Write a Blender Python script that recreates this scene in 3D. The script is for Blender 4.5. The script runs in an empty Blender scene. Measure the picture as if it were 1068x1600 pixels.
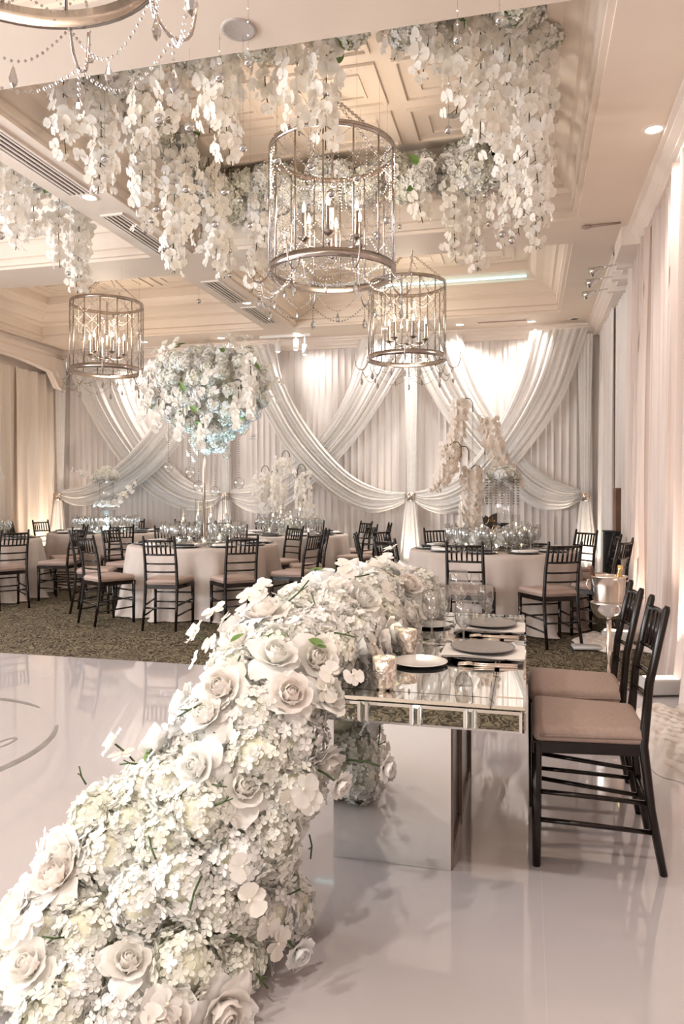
import bpy, bmesh, math, random
from mathutils import Vector, Matrix, Quaternion

random.seed(7)
PI = math.pi
sc = bpy.context.scene
col = sc.collection

# ------------------------------------------------------------------ camera
F_PX, YAW, CAM_H, HORIZON = 1148.0, math.atan(288 / 1148.0), 1.32, 775.0
cam_d = bpy.data.cameras.new('camera')
cam = bpy.data.objects.new('camera', cam_d)
col.objects.link(cam)
cam.location = (0, 0, CAM_H)
cam.rotation_euler = (PI / 2, 0, YAW)
cam_d.sensor_fit = 'VERTICAL'
cam_d.sensor_height = 36.0
cam_d.lens = 36.0 * F_PX / 1600.0
cam_d.shift_y = -(800 - HORIZON) / 1600.0
cam_d.clip_start = 0.05
sc.camera = cam

# ------------------------------------------------------------------ world, exposure
w = bpy.data.worlds.new('world'); sc.world = w; w.use_nodes = True
w.node_tree.nodes['Background'].inputs[0].default_value = (0.85, 0.92, 1.0, 1)
w.node_tree.nodes['Background'].inputs[1].default_value = 0.6
vs = sc.view_settings
vs.view_transform = 'Standard'; vs.look = 'None'; vs.gamma = 1.0; vs.use_curve_mapping = False
vs.exposure = 0.57
sc.cycles.max_bounces = 20; sc.cycles.diffuse_bounces = 4; sc.cycles.glossy_bounces = 6
sc.cycles.transmission_bounces = 20; sc.cycles.transparent_max_bounces = 24
sc.cycles.caustics_reflective = False; sc.cycles.caustics_refractive = False
sc.cycles.sample_clamp_indirect = 3.0
sc.cycles.use_light_tree = True

# room numbers
ZC = 3.90                    # soffit of the ceiling beams
XL, XR, YB, YF = -8.25, 1.28, 11.75, -3.6
TH = YAW; CS, SN = math.cos(TH), math.sin(TH)


def link_light(name, data, loc, rot=(0, 0, 0), parent=None):
    o = bpy.data.objects.new(name, data); col.objects.link(o)
    o.location = loc; o.rotation_euler = rot
    if parent: o.parent = parent
    return o


def aim(frm, to):
    return (Vector(to) - Vector(frm)).to_track_quat('-Z', 'Y').to_euler()


def area(name, loc, to, sx, sy, power, color):
    d = bpy.data.lights.new(name, 'AREA'); d.shape = 'RECTANGLE'; d.size = sx; d.size_y = sy
    d.energy = power; d.color = color
    return link_light(name, d, loc, aim(loc, to))


def spot(name, loc, to, power, color, angle=80, blend=0.8, r=0.05, parent=None):
    d = bpy.data.lights.new(name, 'SPOT'); d.energy = power; d.color = color
    d.spot_size = math.radians(angle); d.spot_blend = blend; d.shadow_soft_size = r
    return link_light(name, d, loc, aim(loc, to))


# unseen windows added for soft fill: cool on the left wall, weaker behind the camera
DAY = (0.93, 0.96, 1.0)
for y in (-1.6, 1.1, 3.8):
    area('window_fill', (XL + 0.06, y, 1.75), (0, y, 1.2), 2.2, 2.6, 225, DAY)
for x in (-6.2, -3.6):
    area('window_fill', (x, YF + 0.06, 1.9), (x, 5, 1.3), 2.2, 2.6, 60, (1.0, 0.96, 0.93))

# ------------------------------------------------------------------ materials
MATS = {}


def new_mat(name):
    m = bpy.data.materials.new(name); m.use_nodes = True
    nt = m.node_tree
    return m, nt, nt.nodes['Principled BSDF'], nt.nodes['Material Output']


def noise_mix(nt, c1, c2, scale, detail=3, coord='Object', lo=0.35, hi=0.65, stretch=None):
    tc = nt.nodes.new('ShaderNodeTexCoord')
    n = nt.nodes.new('ShaderNodeTexNoise'); n.inputs['Scale'].default_value = scale
    n.inputs['Detail'].default_value = detail
    src = tc.outputs[coord]
    if stretch:
        mp = nt.nodes.new('ShaderNodeMapping'); mp.inputs['Scale'].default_value = stretch
        nt.links.new(src, mp.inputs[0]); src = mp.outputs[0]
    nt.links.new(src, n.inputs['Vector'])
    r = nt.nodes.new('ShaderNodeValToRGB')
    r.color_ramp.elements[0].position = lo; r.color_ramp.elements[0].color = (*c1, 1)
    r.color_ramp.elements[1].position = hi; r.color_ramp.elements[1].color = (*c2, 1)
    nt.links.new(n.outputs['Fac'], r.inputs[0])
    return r.outputs[0], n.outputs['Fac']


def add_bump(nt, b, fac, strength=0.2, dist=0.01):
    bp = nt.nodes.new('ShaderNodeBump'); bp.inputs['Strength'].default_value = strength
    bp.inputs['Distance'].default_value = dist
    nt.links.new(fac, bp.inputs['Height']); nt.links.new(bp.outputs[0], b.inputs['Normal'])


def pbr(name, c, rough=0.5, metal=0.0, c2=None, scale=8, bump=0.0, coat=0.0, spec=None, emit=None, es=0):
    m, nt, b, out = new_mat(name)
    b.inputs['Roughness'].default_value = rough; b.inputs['Metallic'].default_value = metal
    if spec is not None: b.inputs['Specular IOR Level'].default_value = spec
    if coat: b.inputs['Coat Weight'].default_value = coat; b.inputs['Coat Roughness'].default_value = 0.05
    cc, fac = noise_mix(nt, c, c2 or c, scale)
    nt.links.new(cc, b.inputs['Base Color'])
    if bump: add_bump(nt, b, fac, bump)
    if emit:
        b.inputs['Emission Color'].default_value = (*emit, 1); b.inputs['Emission Strength'].default_value = es
    MATS[name] = m
    return m


def cloth(name, c, c2, transl=0.3, transp=0.0, scale=5, stretch=None):
    m, nt, b, out = new_mat(name)
    nt.nodes.remove(b)
    cc, fac = noise_mix(nt, c, c2, scale, stretch=stretch)
    d = nt.nodes.new('ShaderNodeBsdfDiffuse'); t = nt.nodes.new('ShaderNodeBsdfTranslucent')
    nt.links.new(cc, d.inputs[0]); nt.links.new(cc, t.inputs[0])
    mx = nt.nodes.new('ShaderNodeMixShader'); mx.inputs[0].default_value = transl
    nt.links.new(d.outputs[0], mx.inputs[1]); nt.links.new(t.outputs[0], mx.inputs[2])
    last = mx
    if transp:
        tr = nt.nodes.new('ShaderNodeBsdfTransparent')
        m2 = nt.nodes.new('ShaderNodeMixShader'); m2.inputs[0].default_value = transp
        nt.links.new(mx.outputs[0], m2.inputs[1]); nt.links.new(tr.outputs[0], m2.inputs[2]); last = m2
    nt.links.new(last.outputs[0], out.inputs[0])
    MATS[name] = m
    return m


def petal_mat(name, c1, c2, c3, transl=0.35):
    """petal colour varies from one flower head to the next"""
    m, nt, b, out = new_mat(name)
    nt.nodes.remove(b)
    oi = nt.nodes.new('ShaderNodeObjectInfo')
    r = nt.nodes.new('ShaderNodeValToRGB')
    r.color_ramp.elements[0].color = (*c1, 1); r.color_ramp.elements[1].color = (*c3, 1)
    e = r.color_ramp.elements.new(0.5); e.color = (*c2, 1)
    nt.links.new(oi.outputs['Random'], r.inputs[0])
    cc, fac = noise_mix(nt, (0.94, 0.94, 0.92), (1, 1, 1), 30)
    mul = nt.nodes.new('ShaderNodeMix'); mul.data_type = 'RGBA'; mul.blend_type = 'MULTIPLY'
    mul.inputs[0].default_value = 1.0
    nt.links.new(r.outputs[0], mul.inputs[6]); nt.links.new(cc, mul.inputs[7])
    d = nt.nodes.new('ShaderNodeBsdfDiffuse'); t = nt.nodes.new('ShaderNodeBsdfTranslucent')
    nt.links.new(mul.outputs[2], d.inputs[0]); nt.links.new(mul.outputs[2], t.inputs[0])
    mx = nt.nodes.new('ShaderNodeMixShader'); mx.inputs[0].default_value = transl
    nt.links.new(d.outputs[0], mx.inputs[1]); nt.links.new(t.outputs[0], mx.inputs[2])
    nt.links.new(mx.outputs[0], out.inputs[0])
    MATS[name] = m
    return m


def thin_glass(name, tint=(1, 1, 1), ior=1.45, gloss=0.0, edge=5.0):
    m, nt, b, out = new_mat(name)
    nt.nodes.remove(b)
    # reflection grows towards grazing angles, the same from both faces of the thin wall
    fr = nt.nodes.new('ShaderNodeLayerWeight'); fr.inputs[0].default_value = 0.5
    pw = nt.nodes.new('ShaderNodeMath'); pw.operation = 'POWER'; pw.inputs[1].default_value = 3.2
    nt.links.new(fr.outputs['Facing'], pw.inputs[0])
    add = nt.nodes.new('ShaderNodeMath'); add.operation = 'MULTIPLY_ADD'; add.inputs[1].default_value = 0.75
    add.inputs[2].default_value = gloss + ((ior - 1) / (ior + 1)) ** 2
    add.use_clamp = True
    nt.links.new(pw.outputs[0], add.inputs[0])
    tr = nt.nodes.new('ShaderNodeBsdfTransparent')
    cc, fac = noise_mix(nt, tint, tuple(min(1, x * 1.01) for x in tint), 3)
    # seen edge on, the wall is thicker and swallows more light
    p2 = nt.nodes.new('ShaderNodeMath'); p2.operation = 'POWER'; p2.inputs[1].default_value = edge
    nt.links.new(fr.outputs['Facing'], p2.inputs[0])
    ed_ = nt.nodes.new('ShaderNodeMix'); ed_.data_type = 'RGBA'
    nt.links.new(p2.outputs[0], ed_.inputs[0]); nt.links.new(cc, ed_.inputs[6]); ed_.inputs[7].default_value = (0.30, 0.29, 0.28, 1)
    nt.links.new(ed_.outputs[2], tr.inputs[0])
    gl = nt.nodes.new('ShaderNodeBsdfGlossy'); gl.inputs['Roughness'].default_value = 0.02
    mx = nt.nodes.new('ShaderNodeMixShader')
    nt.links.new(add.outputs[0], mx.inputs[0]); nt.links.new(tr.outputs[0], mx.inputs[1]); nt.links.new(gl.outputs[0], mx.inputs[2])
    nt.links.new(mx.outputs[0], out.inputs[0])
    MATS[name] = m
    return m


pbr('plaster', (0.76, 0.65, 0.55), 0.5, c2=(0.78, 0.67, 0.57), scale=3)
pbr('wall', (0.78, 0.71, 0.65), 0.6, c2=(0.8, 0.73, 0.67), scale=3)
pbr('trim', (0.78, 0.69, 0.62), 0.42, c2=(0.80, 0.71, 0.64), scale=5)
pbr('vinyl', (0.49, 0.45, 0.455), 0.04, c2=(0.51, 0.47, 0.475), scale=0.6, coat=0.5)
pbr('vinyl_joint', (0.54, 0.50, 0.50), 0.15, c2=(0.56, 0.515, 0.515), scale=3)
pbr('silver_print', (0.20, 0.18, 0.175), 0.35, c2=(0.26, 0.24, 0.23), scale=9)
pbr('lacquer', (0.008, 0.005, 0.004), 0.16, c2=(0.013, 0.008, 0.006), scale=20, spec=0.4)
pbr('cushion', (0.36, 0.265, 0.225), 0.8, c2=(0.40, 0.295, 0.25), scale=60, bump=0.05)
pbr('cushion_piping', (0.27, 0.195, 0.165), 0.8, c2=(0.30, 0.22, 0.185), scale=60)
pbr('fixture_grey', (0.42, 0.40, 0.385), 0.35, c2=(0.46, 0.44, 0.42), scale=6)
pbr('mirror', (0.86, 0.88, 0.87), 0.015, 1.0, c2=(0.87, 0.89, 0.88), scale=2)
pbr('mirror_edge', (0.72, 0.76, 0.74), 0.08, 1.0, c2=(0.76, 0.79, 0.77), scale=2)
pbr('chrome', (0.72, 0.70, 0.69), 0.12, 1.0, c2=(0.76, 0.74, 0.72), scale=6)
pbr('champagne_metal', (0.80, 0.70, 0.62), 0.25, 1.0, c2=(0.85, 0.76, 0.68), scale=6)
pbr('aged_silver', (0.42, 0.37, 0.34), 0.22, 1.0, c2=(0.52, 0.46, 0.43), scale=12)
pbr('sleeve_grey', (0.30, 0.26, 0.24), 0.3, 0.6, c2=(0.36, 0.31, 0.29), scale=12)
pbr('gold', (0.75, 0.55, 0.26), 0.25, 1.0, c2=(0.8, 0.6, 0.3), scale=10)
pbr('white_ceramic', (0.85, 0.82, 0.79), 0.15, c2=(0.87, 0.84, 0.81), scale=5, coat=0.4)
pbr('grey_ceramic', (0.23, 0.21, 0.205), 0.3, c2=(0.26, 0.24, 0.23), scale=7, coat=0.2)
pbr('black_glaze', (0.012, 0.011, 0.011), 0.12, c2=(0.02, 0.018, 0.018), scale=7, coat=0.4)
pbr('white_plastic', (0.8, 0.78, 0.76), 0.35, c2=(0.83, 0.81, 0.79), scale=4)
pbr('black_cloth', (0.012, 0.012, 0.014), 0.9, c2=(0.02, 0.02, 0.022), scale=9)
pbr('brown_wood', (0.12, 0.055, 0.03), 0.4, c2=(0.17, 0.08, 0.045), scale=7)
pbr('rose_wood', (0.20, 0.13, 0.10), 0.25, c2=(0.25, 0.165, 0.13), scale=12)
pbr('grille_dark', (0.03, 0.028, 0.026), 0.6, c2=(0.045, 0.04, 0.038), scale=9)
pbr('speaker_grey', (0.42, 0.37, 0.34), 0.6, c2=(0.46, 0.41, 0.38), scale=60)
pbr('stem_green', (0.035, 0.07, 0.015), 0.6, c2=(0.06, 0.10, 0.03), scale=15)
pbr('stem_brown', (0.06, 0.045, 0.02), 0.6, c2=(0.09, 0.07, 0.03), scale=15)
pbr('leaf', (0.10, 0.20, 0.04), 0.5, c2=(0.20, 0.30, 0.09), scale=20)
pbr('moss', (0.72, 0.70, 0.54), 0.95, c2=(0.82, 0.80, 0.66), scale=30, bump=0.4)
pbr('wax', (0.86, 0.80, 0.70), 0.5, c2=(0.88, 0.83, 0.74), scale=8)
pbr('bulb', (1, 0.9, 0.75), 0.4, emit=(1.0, 0.86, 0.68), es=14)
pbr('flame', (1, 0.8, 0.5), 0.4, emit=(1.0, 0.78, 0.50), es=7)
pbr('lamp_lens', (1, 0.95, 0.9), 0.4, emit=(1.0, 0.92, 0.84), es=5)
pbr('uplight_lens', (1, 0.9, 0.8), 0.4, emit=(1.0, 0.85, 0.72), es=1.5)
pbr('cyan_glow', (0.6, 0.95, 1.0), 0.4, emit=(0.45, 0.92, 1.0), es=1.3)
cloth('linen', (0.54, 0.465, 0.42), (0.58, 0.505, 0.46), 0.05)
cloth('napkin_white', (0.82, 0.78, 0.75), (0.85, 0.81, 0.78), 0.1)
cloth('drape_back', (0.80, 0.74, 0.71), (0.84, 0.78, 0.75), 0.15, stretch=(8, 8, 0.3))
cloth('drape_right', (0.75, 0.63, 0.57), (0.80, 0.69, 0.63), 0.25, 0.04, stretch=(6, 6, 0.3))
cloth('drape_left', (0.86, 0.76, 0.67), (0.90, 0.82, 0.74), 0.2, stretch=(6, 6, 0.3))
cloth('sheer_swag', (0.90, 0.88, 0.86), (0.94, 0.92, 0.90), 0.3, 0.10, stretch=(4, 4, 4))
cloth('puddle_cloth', (0.62, 0.54, 0.48), (0.70, 0.62, 0.56), 0.1, scale=9)
petal_mat('rose_petal', (0.95, 0.91, 0.88), (0.96, 0.94, 0.92), (0.95, 0.95, 0.95), 0.22)
petal_mat('rose_heart', (0.95, 0.89, 0.85), (0.96, 0.93, 0.89), (0.96, 0.95, 0.92), 0.35)
petal_mat('hydrangea_petal', (0.90, 0.89, 0.81), (0.94, 0.93, 0.89), (0.95, 0.94, 0.93), 0.2)
petal_mat('orchid_petal', (0.90, 0.85, 0.78), (0.93, 0.89, 0.84), (0.94, 0.92, 0.90))
petal_mat('orchid_blush', (0.90, 0.80, 0.72), (0.91, 0.83, 0.75), (0.92, 0.85, 0.79))  # slightly pinker petals for the right table sprays
pbr('orchid_heart', (0.86, 0.80, 0.60), 0.6, c2=(0.88, 0.78, 0.70), scale=30)
thin_glass('glass', (0.97, 0.98, 0.98), 1.5, 0.10)
thin_glass('stemware', (0.94, 0.95, 0.95), 1.5, 0.20, 3.0)
thin_glass('crystal', (0.70, 0.68, 0.67), 1.9, 0.38)
thin_glass('water', (0.95, 0.97, 0.98), 1.33, 0.01)

# silvered mercury glass of the votives: speckled
m, nt, b, out = new_mat('mercury_glass'); MATS['mercury_glass'] = m
cc, fac = noise_mix(nt, (0.95, 0.88, 0.80), (0.55, 0.47, 0.40), 90, lo=0.45, hi=0.55)
nt.links.new(cc, b.inputs['Base Color']); b.inputs['Metallic'].default_value = 0.85; b.inputs['Roughness'].default_value = 0.18
add_bump(nt, b, fac, 0.8, 0.006)

# patterned carpet: small leafy swirls in olive and brown
m, nt, b, out = new_mat('carpet'); MATS['carpet'] = m
tc = nt.nodes.new('ShaderNodeTexCoord')
ns = nt.nodes.new('ShaderNodeTexNoise'); ns.inputs['Scale'].default_value = 5.0; ns.inputs['Detail'].default_value = 2
nt.links.new(tc.outputs['Object'], ns.inputs['Vector'])
va = nt.nodes.new('ShaderNodeVectorMath'); va.operation = 'MULTIPLY_ADD'
va.inputs[1].default_value = (0.55, 0.55, 0.0)
nt.links.new(ns.outputs['Color'], va.inputs[0]); nt.links.new(tc.outputs['Object'], va.inputs[2])
wv = nt.nodes.new('ShaderNodeTexWave'); wv.inputs['Scale'].default_value = 6.5; wv.inputs['Distortion'].default_value = 9
wv.inputs['Detail'].default_value = 2; wv.inputs['Detail Scale'].default_value = 2.2
nt.links.new(va.outputs[0], wv.inputs['Vector'])
rp = nt.nodes.new('ShaderNodeValToRGB')
rp.color_ramp.elements[0].position = 0.3; rp.color_ramp.elements[0].color = (0.040, 0.031, 0.021, 1)
rp.color_ramp.elements[1].position = 0.85; rp.color_ramp.elements[1].color = (0.20, 0.165, 0.11, 1)
nt.links.new(wv.outputs['Fac'], rp.inputs[0]); nt.links.new(rp.outputs[0], b.inputs['Base Color'])
b.inputs['Roughness'].default_value = 0.95; b.inputs['Specular IOR Level'].default_value = 0.1
add_bump(nt, b, wv.outputs['Fac'], 0.3, 0.01)


# ------------------------------------------------------------------ mesh builder
class MB:
    def __init__(self):
        self.v, self.f, self.m = [], [], []
        self.mi = 0

    def add(self, vs_, fs_):
        o = len(self.v); self.v.extend([tuple(p) for p in vs_])
        for f in fs_: self.f.append(tuple(i + o for i in f)); self.m.append(self.mi)
        return self

    def box(self, c, s, rz=0.0):
        x, y, z = c; a, b_, h = s[0] / 2, s[1] / 2, s[2] / 2
        ca, sa = math.cos(rz), math.sin(rz)
        P = []
        for dz in (-h, h):
            for dx, dy in ((-a, -b_), (a, -b_), (a, b_), (-a, b_)):
                P.append((x + dx * ca - dy * sa, y + dx * sa + dy * ca, z + dz))
        return self.add(P, [(3, 2, 1, 0), (4, 5, 6, 7), (0, 1, 5, 4), (1, 2, 6, 5), (2, 3, 7, 6), (3, 0, 4, 7)])

    def bevbox(self, c, s, e):
        """box whose top edge is chamfered by e"""
        x, y, z = c; a, b_, h = s[0] / 2, s[1] / 2, s[2] / 2
        P = []
        for k, zz in ((0, -h), (0, h - e), (e, h)):
            for dx, dy in ((-a + k, -b_ + k), (a - k, -b_ + k), (a - k, b_ - k), (-a + k, b_ - k)):
                P.append((x + dx, y + dy, z + zz))
        F = [(3, 2, 1, 0), (8, 9, 10, 11)]
        for r in (0, 4):
            for i in range(4): F.append((r + i, r + (i + 1) % 4, r + 4 + (i + 1) % 4, r + 4 + i))
        return self.add(P, F)

    def tube(self, pts, r, n=8, cap=True):
        pts = [Vector(p) for p in pts]
        rs = r if isinstance(r, (list, tuple)) else [r] * len(pts)
        P, F = [], []
        up = None
        for i, p in enumerate(pts):
            t = (pts[min(i + 1, len(pts) - 1)] - pts[max(i - 1, 0)]).normalized()
            if up is None:
                up = Vector((0, 0, 1)) if abs(t.z) < 0.9 else Vector((1, 0, 0))
            a = t.cross(up).normalized(); bb = a.cross(t).normalized(); up = bb
            for k in range(n):
                q = 2 * PI * k / n
                P.append(p + (a * math.cos(q) + bb * math.sin(q)) * rs[i])
        for i in range(len(pts) - 1):
            for k in range(n):
                F.append((i * n + k, i * n + (k + 1) % n, (i + 1) * n + (k + 1) % n, (i + 1) * n + k))
        if cap:
            F.append(tuple(range(n - 1, -1, -1))); o = (len(pts) - 1) * n
            F.append(tuple(o + k for k in range(n)))
        return self.add(P, F)

    def lathe(self, prof, n=16, c=(0, 0, 0)):
        P, F = [], []
        for r, z in prof:
            for k in range(n):
                q = 2 * PI * k / n
                P.append((c[0] + r * math.cos(q), c[1] + r * math.sin(q), c[2] + z))
        for i in range(len(prof) - 1):
            for k in range(n):
                F.append((i * n + k, i * n + (k + 1) % n, (i + 1) * n + (k + 1) % n, (i + 1) * n + k))
        return self.add(P, F)

    def ring(self, r, z, h, t, n=48):
        return self.lathe([(r, z), (r + t, z), (r + t, z + h), (r, z + h), (r, z)], n)

    def sphere(self, c, r, nu=10, nv=6, sc_=(1, 1, 1)):
        P, F = [(c[0], c[1], c[2] - r * sc_[2])], []
        for j in range(1, nv):
            a = -PI / 2 + PI * j / nv
            for k in range(nu):
                q = 2 * PI * k / nu
                P.append((c[0] + r * sc_[0] * math.cos(a) * math.cos(q), c[1] + r * sc_[1] * math.cos(a) * math.sin(q), c[2] + r * sc_[2] * math.sin(a)))
        P.append((c[0], c[1], c[2] + r * sc_[2])); T = len(P) - 1
        for k in range(nu):
            F.append((0, 1 + (k + 1) % nu, 1 + k)); o = 1 + (nv - 2) * nu
            F.append((o + k, o + (k + 1) % nu, T))
        for j in range(nv - 2):
            o = 1 + j * nu
            for k in range(nu): F.append((o + k, o + (k + 1) % nu, o + nu + (k + 1) % nu, o + nu + k))
        return self.add(P, F)

    def octa(self, c, r, rz=None):
        x, y, z = c; rz = rz or r
        return self.add([(x + r, y, z), (x, y + r, z), (x - r, y, z), (x, y - r, z), (x, y, z + rz), (x, y, z - rz)],
                        [(0, 1, 4), (1, 2, 4), (2, 3, 4), (3, 0, 4), (1, 0, 5), (2, 1, 5), (3, 2, 5), (0, 3, 5)])

    def grid(self, fn, nu, nv):
        P = [fn(i / nu, j / nv) for j in range(nv + 1) for i in range(nu + 1)]
        F = [(j * (nu + 1) + i, j * (nu + 1) + i + 1, (j + 1) * (nu + 1) + i + 1, (j + 1) * (nu + 1) + i) for j in range(nv) for i in range(nu)]
        return self.add(P, F)

    def beads(self, pts, r, step):
        """small faceted beads threaded along a line"""
        acc = 0.0
        for a, b_ in zip(pts, pts[1:]):
            a, b_ = Vector(a), Vector(b_); L = (b_ - a).length
            t = acc
            while t < L:
                self.octa(a + (b_ - a) * (t / L), r); t += step
            acc = t - L
        return self

    def mesh(self, name, mats, smooth=True):
        me = bpy.data.meshes.new(name)
        me.from_pydata(self.v, [], self.f)
        for mm in (mats if isinstance(mats, (list, tuple)) else [mats]): me.materials.append(MATS[mm])
        if any(self.m): me.polygons.foreach_set('material_index', self.m)
        if smooth: me.polygons.foreach_set('use_smooth', [True] * len(me.polygons))
        me.update()
        return me

    def build(self, name, mats, parent=None, smooth=True, loc=None):
        return put(self.mesh(name, mats, smooth), name, parent, loc)


def put(me, name, parent=None, loc=None, quat=None, scale=None):
    o = bpy.data.objects.new(name, me); col.objects.link(o)
    if parent: o.parent = parent
    if loc is not None: o.location = loc
    if quat is not None: o.rotation_mode = 'QUATERNION'; o.rotation_quaternion = quat
    if scale is not None: o.scale = (scale,) * 3 if isinstance(scale, (int, float)) else scale
    return o


def tag(o, label, cat, group=None):
    o['label'] = label; o['category'] = cat
    if group: o['group'] = group
    return o


def thing(name, label, cat, loc=(0, 0, 0), rz=0.0, group=None):
    o = bpy.data.objects.new(name, None); col.objects.link(o)
    o.empty_display_size = 0.1; o.location = loc; o.rotation_euler = (0, 0, rz)
    return tag(o, label, cat, group)


def struct(o, label=None):
    o['kind'] = 'structure'
    if label: o['label'] = label
    return o


def dup(root, loc, rz=None, label=None, group=None):
    r = root.copy(); col.objects.link(r); r.location = loc
    if rz is not None: r.rotation_euler = (0, 0, rz)
    if label: r['label'] = label
    if group: r['group'] = group
    for ch in list(root.children):
        c = ch.copy(); col.objects.link(c); c.parent = r
        for g in list(ch.children):
            d = g.copy(); col.objects.link(d); d.parent = c
    return r


def rounded(name, s, bev, mat, seg=3):
    bm = bmesh.new(); bmesh.ops.create_cube(bm, size=1.0)
    for v in bm.verts: v.co = Vector((v.co.x * s[0], v.co.y * s[1], v.co.z * s[2]))
    bmesh.ops.bevel(bm, geom=list(bm.edges), offset=bev, segments=seg, profile=0.5, affect='EDGES')
    me = bpy.data.meshes.new(name); bm.to_mesh(me); bm.free()
    me.materials.append(MATS[mat])
    for p in me.polygons: p.use_smooth = True
    return me


def at(px, py, Y):
    """point of the photograph on the vertical plane at depth Y"""
    r = (px - 534) / F_PX
    X = Y * (r * CS - SN) / (CS + r * SN)
    d = -X * SN + Y * CS
    return Vector((X, Y, CAM_H - (py - HORIZON) / F_PX * d))


def catmull(P, n):
    P = [Vector(p) for p in P]
    Q = [P[0] * 2 - P[1]] + P + [P[-1] * 2 - P[-2]]
    m_ = len(P) - 1; out_ = []
    for i in range(n + 1):
        u = i / n * m_; k = min(int(u), m_ - 1); t = u - k
        a, b_, c, d = Q[k:k + 4]
        out_.append(0.5 * ((2 * b_) + (c - a) * t + (2 * a - 5 * b_ + 4 * c - d) * t * t + (-a + 3 * b_ - 3 * c + d) * t ** 3))
    return out_


def zquat(n):
    return Vector((0, 0, 1)).rotation_difference(Vector(n).normalized()) @ Quaternion((0, 0, 1), random.uniform(0, 2 * PI))


# ================================================================== THE ROOM
fl = MB().add([(XL, YF, 0), (XR, YF, 0), (XR, YB, 0), (XL, YB, 0)], [(0, 1, 2, 3)]).build('floor', 'carpet')
struct(fl, 'olive and brown patterned carpet under the round tables')
DF_Y, DF_0 = 5.27, 0.2
df = MB().box(((XL + XR) / 2, (DF_0 + DF_Y) / 2, 0.004), (XR - XL, DF_Y - DF_0, 0.008)).build('dance_floor', 'vinyl', smooth=False)
struct(df, 'glossy white vinyl dance floor with printed silver monogram')
# joints of the vinyl sheets, and the round monogram printed on them
for x in (-5.2, -3.4, -1.6, 0.05):
    MB().box((x, (DF_0 + DF_Y) / 2, 0.0081), (0.0022, DF_Y - DF_0, 0.0004)).build('sheet_joint', 'vinyl_joint', df, False)


def flat_stroke(mb, pts, width, z):
    pts = [Vector((p[0], p[1], z)) for p in pts]; P = []
    n = len(pts)
    for i, p in enumerate(pts):
        t = (pts[min(i + 1, n - 1)] - pts[max(i - 1, 0)]).normalized(); s = Vector((-t.y, t.x, 0))
        wd = width * (0.35 + 0.65 * math.sin(PI * i / (n - 1)))
        P += [p + s * wd / 2, p - s * wd / 2]
    mb.add(P, [(2 * i, 2 * i + 1, 2 * i + 3, 2 * i + 2) for i in range(n - 1)])


mo = MB(); MC = (-3.36, 3.15)
flat_stroke(mo, [(MC[0] + 0.92 * math.cos(a), MC[1] + 0.92 * math.sin(a)) for a in [math.radians(-75 + 2.5 * i) for i in range(45)]], 0.05, 0.0092)
flat_stroke(mo, [(MC[0] + 0.92 * math.cos(a), MC[1] + 0.92 * math.sin(a)) for a in [math.radians(62 + 3 * i) for i in range(22)]], 0.05, 0.0092)
for k in range(6):
    x0, y0 = MC[0] + 0.12 + 0.105 * k, MC[1] + 0.02 * k
    flat_stroke(mo, [(x0 + 0.045 * math.sin(t * 2 * PI) + 0.05 * t, y0 - 0.16 + 0.34 * math.sin(PI * t)) for t in [i / 16 for i in range(17)]], 0.016, 0.0092)
flat_stroke(mo, [(MC[0] - 0.2 + 0.9 * t, MC[1] - 0.28 + 0.05 * math.sin(9 * t)) for t in [i / 24 for i in range(25)]], 0.018, 0.0092)
mo.build('monogram', 'silver_print', df, False)['label'] = 'silver ring and script lettering'


def wall(name, x0, y0, x1, y1, z1=ZC + 0.8):
    cx, cy = (x0 + x1) / 2, (y0 + y1) / 2
    o = MB().box((cx, cy, z1 / 2), (abs(x1 - x0), abs(y1 - y0), z1)).build(name, 'wall', None, False)
    return struct(o)


wall('wall_back', XL - 0.1, YB, XR + 0.1, YB + 0.1)
wall('wall_left', XL - 0.1, YF - 0.1, XL, YB)
wall('wall_right', XR, YF - 0.1, XR + 0.1, YB)
wall('wall_front', XL, YF - 0.1, XR, YF)
wn = 1  # window panes and frames out of view, carrying the added fill light
for y in (-1.6, 1.1, 3.8):
    o = MB().box((XL + 0.01, y, 1.75), (0.02, 2.2, 2.6)).build('window_%d' % wn, 'glass', None, False); struct(o); wn += 1
    f = MB()
    for dy in (-1.15, 0, 1.15): f.box((XL + 0.03, y + dy, 1.75), (0.05, 0.08, 2.76))
    for dz in (-1.35, 1.35): f.box((XL + 0.03, y, 1.75 + dz), (0.05, 2.38, 0.08))
    f.build('window_frame', 'trim', o, False)
for x in (-6.2, -3.6):
    o = MB().box((x, YF + 0.01, 1.9), (2.2, 0.02, 2.6)).build('window_%d' % wn, 'glass', None, False); struct(o); wn += 1
    f = MB()
    for dx in (-1.15, 0, 1.15): f.box((x + dx, YF + 0.03, 1.9), (0.08, 0.05, 2.76))
    for dz in (-1.35, 1.35): f.box((x, YF + 0.03, 1.9 + dz), (2.38, 0.05, 0.08))
    f.build('window_frame', 'trim', o, False)

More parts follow.
